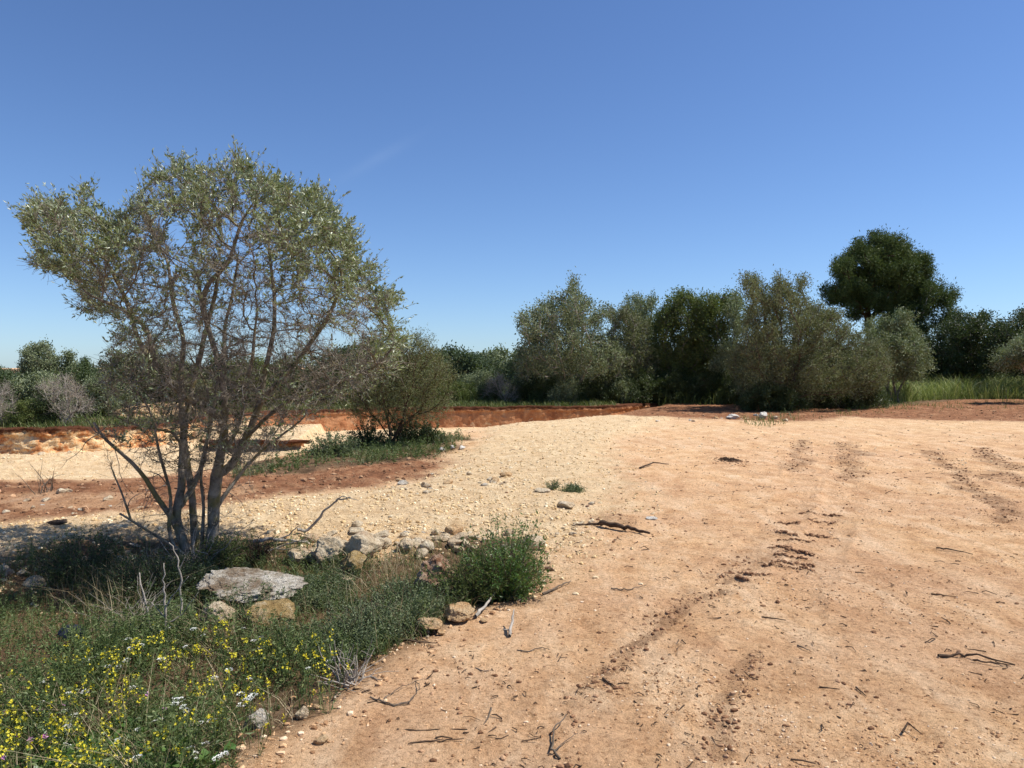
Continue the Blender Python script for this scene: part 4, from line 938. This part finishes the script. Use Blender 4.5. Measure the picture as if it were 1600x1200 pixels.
# dead grey shrubs on the left
for px, poly, Y, lb in ((105, [(58, 640), (52, 600), (80, 585), (120, 580), (145, 600), (150, 640), (110, 655)], 20.5, 'bare grey thorny shrub above the stony bank'), (8, [(-40, 640), (-40, 600), (0, 590), (25, 610), (28, 650), (0, 660)], 20.2, 'bare grey shrub cut by the left edge of the view'), (790, [(755, 620), (752, 590), (775, 580), (800, 585), (812, 600), (808, 625)], 33, 'pale bare shrub left of the tall grey green olive')):
    tree('bare_shrub', lb, 'shrub', poly, Y, (px, poly[-1][1] + 12), .7, 700, .12, 500, (.06, .02), 'brownish', 'dead', stems=6, edge=40, twigs=3, twl=.30, tip=.006)
# low dark bush under the brownish olive
tree('low_bush', 'low dense dark bush beneath the brownish olive tree', 'bush', [(1155, 640), (1158, 618), (1185, 600), (1225, 598), (1260, 612), (1262, 640), (1200, 646)], 27.2, (1205, 648), .9, 500, .16, 17000, (.07, .035), 'dark', 'darkwood', stems=6, edge=30, tip=.008, twl=.22)
# prototypes of scrub, copied along the pit and under the trees
def proto_bush(name, mat, wpx, hpx, n, lsz, bark='brtwig', lb='', seed=0):
    poly = [(800 + wpx * x, 575 + 60 - hpx * y) for x, y in ((-.5, .02), (-.56, .3), (-.42, .62), (-.25, .85), (-.05, .95), (.12, 1.02), (.3, .82), (.5, .6), (.55, .25), (.48, .02))]
    return tree(name, lb, 'bush', poly, 30.0, (800, 640), wpx / F * 30 * .45, 450, .17, n, lsz, mat, bark, stems=6, edge=wpx * .3, tip=.008, twl=.3, basez=-.02)
sp = [proto_bush('scrub_bush', 'dark', 70, 52, 12000, (.08, .035)), proto_bush('scrub_bush', 'green', 60, 45, 10000, (.08, .035)), proto_bush('scrub_bush', 'olive_far', 64, 50, 10000, (.08, .032)), proto_bush('scrub_bush', 'dark', 50, 60, 10000, (.09, .04))]
placed = set()
def place(p, x, y, s, label, group, rz=None):
    loc = (x, y, H(x, y) - .03); rz = random.uniform(0, 6.28) if rz is None else rz
    if p.name not in placed:
        placed.add(p.name); p.location = loc; p.rotation_euler = (0, 0, rz); p.scale = (s, s, s); tag(p, label, 'bush', group); return p
    return copy_thing(p, loc, rz, s, label, group)
for px, Y, s, k in [(690, 36, .9, 1), (720, 34.5, .8, 1), (745, 37, 1.1, 2), (765, 33.6, .7, 0), (825, 34, 1.0, 0), (850, 33.2, .9, 3), (880, 33, .9, 2), (915, 33.2, .7, 0), (940, 33.5, 1.0, 0), (970, 33.4, .9, 2), (1000, 33.6, 1.0, 0), (1030, 34, 1.1, 3), (1055, 33.8, 1.0, 0), (1085, 34, .9, 1), (1110, 33.5, 1.1, 0), (1140, 33, 1.1, 1), (1165, 32, 1.0, 0), (655, 35, 1, 0), (620, 34.5, 1, 2), (585, 33.4, .9, 0), (545, 33, .9, 1)]:
    x = (px - 800) / F * Y; place(sp[k], x, Y, s, 'dark leafy scrub bush in the belt along the far pit edge', 'scrub bushes along the far pit edge')
for px, Y, s, k in [(20, 24, 1.0, 0), (55, 23, 1.1, 2), (90, 25.5, 1.1, 1), (125, 24.5, 1.1, 0), (45, 20.4, .6, 1), (72, 20.6, .6, 3), (160, 24, 1.0, 2), (200, 25.5, 1.1, 0), (-30, 22, 1.1, 0), (-80, 21, 1.2, 2), (10, 29, 1.0, 2), (60, 30, 1.0, 2), (110, 31, 1.0, 0), (150, 29, 1.0, 2), (235, 28.5, 1.2, 3), (280, 29, 1.2, 0), (330, 30, 1.1, 3), (180, 34, 1.5, 0)]:
    x = (px - 800) / F * Y; place(sp[k], x, Y, s, 'scrub bush in the thicket above the stony left bank', 'scrub bushes above the left bank')
for px, Y, s, k in [(1270, 29.6, .8, 0), (1310, 29.4, .9, 0), (1350, 29.5, .9, 0), (1640, 28.3, .7, 0), (1660, 34, 1.3, 2)]:
    x = (px - 800) / F * Y; place(sp[k], x, Y, s, 'dark scrub bush around the meadow under the right hand trees', 'scrub bushes by the meadow')
# far woodland: three shapes copied
ft = [TR('far', [(745, 618), (748, 575), (765, 552), (800, 545), (835, 556), (852, 580), (855, 618)], 60, (800, 606), 2.6, 'far', 9000, (.24, .13), nA=260, step=.5, tip=.03, twl=.7, basez=0, name='far_tree', stems=2),
      TR('far', [(755, 618), (752, 570), (770, 545), (790, 552), (812, 538), (838, 560), (845, 618)], 60, (800, 606), 2.4, 'olive_far', 9000, (.24, .13), nA=260, step=.5, tip=.03, twl=.7, basez=0, name='far_tree', stems=2),
      TR('far', [(765, 618), (762, 580), (775, 545), (800, 528), (825, 545), (838, 580), (838, 618)], 60, (800, 606), 2.2, 'pine', 9000, (.24, .11), nA=260, step=.5, tip=.03, twl=.7, basez=0, name='far_tree', stems=2)]
for row, (Y, s) in enumerate(((50, .80), (60, .92), (74, 1.05))):
    for i_ in range(27):
        px = -260 + i_ * 82 + random.uniform(-22, 22) + row * 27; y = Y + random.uniform(-4, 4); x = (px - 800) / F * y
        if row == 0 and 1440 < px < 1480: continue
        k = 0 if row == 0 and random.random() < .6 else random.randrange(3); sc = s * random.uniform(.85, 1.12) * (y / 60) ** .35
        if px < 520: sc *= .56
        o = place(ft[k], x, y, sc, 'dark far tree in the wooded skyline beyond the pit', 'far trees of the wooded skyline'); o['category'] = 'tree'

# ------------------------------------------------------------------ grass and weeds
def blades(name, poly, n, hrange, width, mat, label, dens=None, lean=.35, rot=None, shift=None, varr=(0, 1), z0=-.01, zf=None):
    xs = [p[0] for p in poly]; ys = [p[1] for p in poly]; m = n * 4; x = R.uniform(min(xs), max(xs), m); y = R.uniform(min(ys), max(ys), m)
    ok = sdpoly(x, y, poly) > 0
    if dens is not None: ok &= R.random(m) < dens(x, y)
    x, y = x[ok][:n], y[ok][:n]; n = len(x); z = (hbase(x, y) if zf is None else zf(x, y)) + z0
    h = hrange[0] + (hrange[1] - hrange[0]) * R.random(n) ** 1.5; h = h * (.6 + .8 * vn(x * 2.2, y * 2.2, 91))
    P0 = np.stack([x, y, z], 1); a = R.uniform(0, 6.28, n); ln = lean * R.random(n); d = np.stack([np.cos(a) * ln, np.sin(a) * ln, np.ones(n)], 1)
    s = np.stack([-np.sin(a + R.normal(size=n) * .6), np.cos(a), np.zeros(n)], 1); w_ = width * (.6 + .8 * R.random(n))[:, None]
    P1 = P0 + d * h[:, None] * .55; P2 = P1 + (d * np.array([2.4, 2.4, .8])) * h[:, None] * .45
    V = np.stack([P0 - s * w_ / 2, P0 + s * w_ / 2, P1 + s * w_ * .4, P1 - s * w_ * .4, P2], 1).reshape(-1, 3); b = np.arange(n)[:, None] * 5
    var = varr[0] + (varr[1] - varr[0]) * R.random(n); G = Geo(); G.add(V, b + np.array([[0, 1, 2, 3]]), b + np.array([[3, 2, 4]]), var, var)
    return tag(G.obj(name, M[mat]), label, name.replace('_', ' '), kind='stuff')
def weeds(name, poly, n, hr, per, lsz, mat, label, dens=None, lean=.5, stuff=True, parent=None, pts=None, off=None, stemmat='weed', upl=.4, cat=None):
    """leafy stems"""
    if pts is None:
        xs = [p[0] for p in poly]; ys = [p[1] for p in poly]; m = n * 5; x = R.uniform(min(xs), max(xs), m); y = R.uniform(min(ys), max(ys), m)
        ok = sdpoly(x, y, poly) > 0
        if dens is not None: ok &= R.random(m) < dens(x, y)
        x, y = x[ok][:n], y[ok][:n]
    else: x, y = pts
    n = len(x); z = hbase(x, y) - .01; h = (hr[0] + (hr[1] - hr[0]) * R.random(n)); h = h * (.55 + .9 * vn(x * 1.7, y * 1.7, 93)) if pts is None else h
    a = R.uniform(0, 6.28, n); ln = lean * R.random(n); d = unit(np.stack([np.cos(a) * ln, np.sin(a) * ln, np.ones(n)], 1))
    P0 = np.stack([x, y, z], 1); P2 = P0 + d * h[:, None]; P1 = P0 + d * h[:, None] * .5 + R.normal(size=(n, 3)) * h[:, None] * .06
    G = Geo(); V, Q = sticks(P0, P1, P2, .0018, .0008); G.add(V, Q, vq=np.full(len(Q), .6))
    k = np.repeat(np.arange(n), per); m = len(k); u = (.1 + .9 * R.random(m) ** .8)[:, None]
    P = np.where(u < .5, P0[k] + (P1 - P0)[k] * u * 2, P1[k] + (P2 - P1)[k] * (u * 2 - 1))
    D = unit(R.normal(size=(m, 3)) * np.array([1, 1, .5]) + d[k] * upl); var = np.clip(.5 * R.random(m) + .5 * R.random(n)[k], 0, 1)
    V, Q, vv = leaves(P, D, lsz[0] * (.5 + .9 * R.random(m)) * (1.2 - .6 * u[:, 0]), lsz[1] * (.6 + .8 * R.random(m)), var); G.add(V, Q, vq=vv)
    o = G.obj(name, M[mat], parent, off=off)
    if stuff: tag(o, label, cat or name.replace('_', ' '), kind='stuff')
    return o
patch = lambda sd_, sc, lo, hi: (lambda x, y: smooth(lo, hi, fbm(x, y, sc, 3, sd_)))
VIN = [(x, y) for x, y in VEG]
patchy = lambda x, y: smooth(-.25, .1, fbm(x, y, .38, 3, 133))
inview = lambda x, y: (np.abs(x) < y * .72 + .3) & (y > 1.8)
def dv(f): return lambda x, y: f(x, y) * inview(x, y)
NEARV = PW([(-60, 1040), (60, 985), (250, 960), (450, 990), (560, 1040), (540, 1065), (500, 1110), (430, 1145), (350, 1210), (200, 1320), (-150, 1400)])
BACKV = PW([(-60, 935), (60, 890), (140, 855), (300, 850), (470, 858), (600, 885), (640, 905), (690, 960), (640, 1010), (560, 1050), (480, 1000), (300, 975), (60, 995), (-60, 1050)])
blades('grass', VIN, 11000, (.04, .19), .0032, 'grass', 'thin green grass blades among the flowering weeds', dv(patch(101, .5, -.35, .25)), .8, varr=(0, .9))
blades('dry_grass', VIN, 11000, (.04, .28), .0024, 'dry', 'dry straw coloured grass stems in the weed patch', dv(patch(102, .4, -.1, .4)), 1.3)
weeds('fine_weeds', VIN, 2600, (.05, .22), 13, (.026, .0075), 'weed', 'low fine leaved green weeds covering the corner', dv(patch(103, .45, -.4, .2)))
weeds('grey_green_weeds', BACKV, 3600, (.05, .19), 16, (.026, .009), 'greyweed', 'grey green leafy weeds around the slab and rocks', lambda x, y: smooth(-.15, .25, fbm(x, y, .4, 3, 104)) * (x > -2.6), lean=.7)
weeds('broad_leaf_weeds', PW([(0, 1210), (90, 1130), (200, 1110), (300, 1130), (350, 1210), (200, 1300), (0, 1300)]), 420, (.05, .15), 11, (.055, .024), 'lush', 'broad bright green leaves low in the flower corner', patch(105, .35, -.3, .2), lean=.9)
weeds('mustard_foliage', NEARV, 1500, (.10, .30), 10, (.034, .010), 'weed', 'thin branching green stems of the yellow flowers', patchy, lean=.5)
# dark green shrubs near the olive foot
def shrublet(label, px, py, r, h, n, mat, lsz, per=26, name='green_shrub'):
    g = ground(px, py); x = g.x + R.normal(size=n) * r * .45; y = g.y + R.normal(size=n) * r * .4; root = empty(name, g, label, 'shrub')
    hh = h * np.exp(-(((x - g.x) ** 2 + (y - g.y) ** 2) / (r * r))); pts = (x, y)
    z = hbase(x, y) - .01; P0 = np.stack([x * .4 + g.x * .6, y * .4 + g.y * .6, z], 1); d = unit(np.stack([(x - g.x) / r * .9, (y - g.y) / r * .9, np.ones(n)], 1) + R.normal(size=(n, 3)) * .15)
    P2 = np.stack([x, y, z], 1) + d * (hh * (.6 + .5 * R.random(n)))[:, None]; P1 = (P0 + P2) / 2 + R.normal(size=(n, 3)) * .015
    G = Geo(); G.add(*sticks(P0, P1, P2, .003, .001)); G.obj('stems', M['brtwig'], root, off=g)
    k = np.repeat(np.arange(n), per); m = len(k); u = (.15 + .85 * R.random(m))[:, None]; P = P0[k] * (1 - u) + P2[k] * u + R.normal(size=(m, 3)) * .012
    G = Geo(); V, Q, vv = leaves(P, unit(d[k] * .5 + R.normal(size=(m, 3)) * .7), lsz[0] * (.6 + .8 * R.random(m)), lsz[1] * (.6 + .8 * R.random(m)), np.clip(.6 * R.random(m) + .4 * R.random(n)[k], 0, 1)); G.add(V, Q, vq=vv); G.obj('leaves', M[mat], root, off=g)
    return root
shrublet('dark spiny shrub left of the olive trunks', 130, 905, .30, .42, 190, 'dark', (.022, .009))
shrublet('deep green rounded shrub just left of the olive foot', 245, 935, .38, .36, 320, 'dark', (.024, .009), 30)
shrublet('dark green shrub between the spiny one and the rounded one', 190, 925, .26, .26, 150, 'dark', (.022, .009))
shrublet('tall upright bright green bush at the track corner', 790, 935, .20, .62, 150, 'lush', (.030, .010), 34, 'upright_bush')
shrublet('dense dark green bush left of the upright one', 745, 940, .26, .44, 230, 'green', (.030, .009), 30, 'dense_bush')
shrublet('grey green bush spreading below the heap of rocks', 640, 955, .34, .22, 260, 'greyweed', (.026, .009), 24, 'low_bush')
shrublet('grey green bushy plant in front of the jagged boulder', 560, 1010, .30, .30, 260, 'greyweed', (.024, .008), 26, 'low_bush')
shrublet('small green plant under the olive trunk on its right', 350, 880, .26, .26, 160, 'green', (.024, .009), 22, 'low_bush')
shrublet('dark leafy clump at the foot of the small shrub tree', 575, 698, .32, .62, 90, 'dark', (.05, .022), 30, 'leafy_clump')
shrublet('second dark leafy clump right of the shrub tree stem', 638, 694, .35, .72, 110, 'dark', (.05, .022), 30, 'leafy_clump')
shrublet('dark leafy clump at the right end of the grassy strip', 672, 694, .32, .45, 80, 'dark', (.05, .022), 26, 'leafy_clump')
shrublet('grey green tuft at the left of the grassy strip', 520, 712, .45, .5, 110, 'greyweed', (.05, .018), 26, 'leafy_clump')
shrublet('little green tuft alone on the pale gravel', 895, 767, .16, .10, 60, 'greyweed', (.03, .01), 18, 'green_tuft')
shrublet('tiny green tuft left of the little tuft on gravel', 865, 765, .08, .16, 26, 'greyweed', (.03, .01), 14, 'green_tuft')
# strip, bank top and meadow
blades('strip_grass', STRIP, 7500, (.03, .15), .008, 'shrub', 'green grass and weeds on the strip beside the pit', patch(110, .7, -.05, .4), .9, varr=(0, 1))
weeds('strip_weeds', STRIP, 480, (.10, .26), 14, (.05, .02), 'weed', 'leafy weeds on the strip around the shrub tree', patch(111, .8, -.3, .3))
RIMTOP = [(x, y + .0) for x, y in FAR_RIM[1:-1]] + [(x, y + 2.6) for x, y in reversed(FAR_RIM[1:-1])]
blades('bank_grass', RIMTOP, 34000, (.06, .30), .016, 'grass', 'green grass along the top of the red bank', patch(112, 1.3, -.75, -.1), .8, varr=(0, .85), zf=lambda x, y: np.maximum(hbase(x, y), .0))
MEAD = PW([(1385, 632), (1430, 628), (1500, 625), (1750, 624)]) + [(60, 50), (18, 46), (15.5, 34)]
blades('meadow_grass', MEAD, 56000, (.3, 1.25), .020, 'meadow', 'tall yellow green meadow grass under the right hand trees', dv(patch(113, 2.0, -.7, .1)), .8)
UND = [(-9, 34), (-4, 33), (1, 32.8), (6, 32.5), (9, 31.5), (14, 30), (15.5, 30), (16, 50), (-20, 50), (-20, 36)]
blades('understory_grass', UND, 30000, (.2, .75), .025, 'grass', 'mixed grass under the middle trees', None, .5, varr=(0, .7))
LB = [(-40, 19), (-20, 19), (-13.5, 19.8), (-12.3, 20.2), (-11, 23), (-9, 27.5), (-9.5, 45), (-40, 45)]
blades('left_thicket_grass', LB, 24000, (.12, .5), .018, 'grass', 'grass under the thicket above the left bank', None, .6, varr=(0, .8))
blades('red_earth_grass', PW([(1150, 660), (1180, 640), (1290, 636), (1400, 630), (1600, 628), (1600, 640), (1400, 646), (1260, 656), (1200, 668)]), 7000, (.06, .3), .012, 'grass', 'sparse grass tufts growing from the red earth', patch(114, 1.0, .0, .5), .8, varr=(0, .7))
# pale spoil heap beyond the bank, seen through the left side of the olive
g = at(225, 640, 27.5)
rock('spoil_heap', 225, 652, 130, 34, 3.0, 'bedrock', 'pale sandy spoil heap beyond the left bank', 91, cat='heap', sink=.7, ground_py=652, rough=.3)

# ------------------------------------------------------------------ flowers
def flower_plant(kind, seed):
    rg = np.random.default_rng(seed); h = rg.uniform(.20, .36) if kind == 'yellow' else rg.uniform(.14, .28); name = {'yellow': 'yellow_wildflower', 'white': 'white_wildflower', 'pink': 'pink_wildflower'}[kind]
    root = empty(name, (0, 0, 0), kind, 'flower'); nb = {'yellow': rg.integers(2, 4), 'white': rg.integers(1, 3), 'pink': 1}[kind]; G = Geo(); heads = []
    for b in range(nb):
        a = rg.uniform(0, 6.28); l = rg.uniform(.04, .12) if nb > 1 else .03; top = np.array([math.cos(a) * l, math.sin(a) * l, h * rg.uniform(.75, 1)]); tube(G, [(0, 0, -.02), top * np.array([.3, .3, .5]), top], [.0022, .0018, .0012], 4); heads.append(top)
    P = rg.uniform(.1, .8, 14)[:, None] * heads[0]; V, Q, vv = leaves(P, unit(rg.normal(size=(14, 3))), .035, .009, rg.random(14)); G.add(V, Q, vq=vv)
    G.obj('stem', M['weed'], root)
    for t in heads:
        G = Geo(); 
        if kind == 'yellow':
            n = int(rg.integers(7, 13)); C = t + rg.normal(size=(n, 3)) * np.array([.009, .009, .013])
            for c in C:
                ax = unit(rg.normal(size=3) + np.array([0, -.3, .8])); s = unit(np.cross(ax, [.3, 1, .2])); u = np.cross(ax, s)
                D = np.array([s, u, -s, -u]) + ax * .25; V, Q, vv = leaves(np.repeat(c[None], 4, 0), unit(D), .0075, .006, rg.random(4), .1, N=np.repeat(ax[None], 4, 0)); G.add(V, Q, vq=vv)
            G.obj('flower_head', M['yellow'], root)
        elif kind == 'white':
            n = 46; r = .019 * np.sqrt(rg.random(n)); a = rg.uniform(0, 6.28, n); C = t + np.stack([r * np.cos(a), r * np.sin(a), -.25 * r * r / .019 + rg.normal(size=n) * .0015], 1)
            V, Q, vv = leaves(C, unit(np.stack([np.cos(a), np.sin(a), rg.random(n) * .6], 1)), .0065, .0065, rg.random(n), .1, N=np.repeat(np.array([[0, 0, 1.]]), n, 0)); G.add(V, Q, vq=vv); G.obj('flower_head', M['white'], root)
        else:
            a = np.arange(5) * 1.256; ax = unit(np.array([.2, -.7, .6])); s = unit(np.cross(ax, [0, 0, 1.])); u = np.cross(ax, s)
            D = unit(np.cos(a)[:, None] * s + np.sin(a)[:, None] * u + ax * .35); V, Q, vv = leaves(np.repeat(t[None], 5, 0), D, .020, .015, rg.random(5), .1, N=np.repeat(ax[None], 5, 0)); G.add(V, Q, vq=vv); G.obj('flower_head', M['pink'], root)
    return root
fp = {'yellow': [flower_plant('yellow', 300 + i) for i in range(7)], 'white': [flower_plant('white', 400 + i) for i in range(5)], 'pink': [flower_plant('pink', 500 + i) for i in range(3)]}
usedf = set()
def put_flower(kind, px, py, label, group):
    g = ground(px, py); p = random.choice(fp[kind]); s = random.uniform(.6, 1.0); rz = random.uniform(0, 6.28); tl = (random.uniform(-.2, .2), random.uniform(-.2, .2))
    if p.name not in usedf:
        usedf.add(p.name); p.location = g; p.scale = (s, s, s); p.rotation_euler = (tl[0], tl[1], rz); tag(p, label, 'flower', group)
    else: copy_thing(p, g, rz, s, label, group, tl)
def inpoly(poly):
    xs = [p[0] for p in poly]; ys = [p[1] for p in poly]
    while True:
        x, y = random.uniform(min(xs), max(xs)), random.uniform(min(ys), max(ys))
        if float(sdpoly(np.array([x]), np.array([y]), poly)[0]) > 0: return x, y
YP = [(-20, 1120), (40, 1050), (200, 1040), (300, 1010), (420, 1030), (520, 1060), (540, 1090), (500, 1140), (420, 1180), (330, 1230), (100, 1330), (-40, 1330)]
for _ in range(135):
    x, y = inpoly(YP)
    if float(fbm(np.array([x]), np.array([y]), 70, 2, 8)[0]) < -.25: x, y = inpoly(YP)
    put_flower('yellow', x, y, 'yellow flowered mustard plant in the flowering corner of weeds', 'yellow wildflowers')
for _ in range(48):
    x, y = inpoly([(60, 1090), (200, 1010), (330, 1000), (480, 1020), (500, 1080), (400, 1200), (150, 1300), (60, 1250)]); put_flower('white', x, y, 'flat white flower head among the yellow flowers', 'white wildflowers')
for x, y in [(8, 1180), (75, 1200), (22, 1245), (60, 1190), (85, 1215), (232, 1120), (240, 1130), (255, 1150), (60, 1140), (115, 1160), (20, 1225)]:
    put_flower('pink', x, y, 'pink mallow flower low in the bottom left corner', 'pink wildflowers')
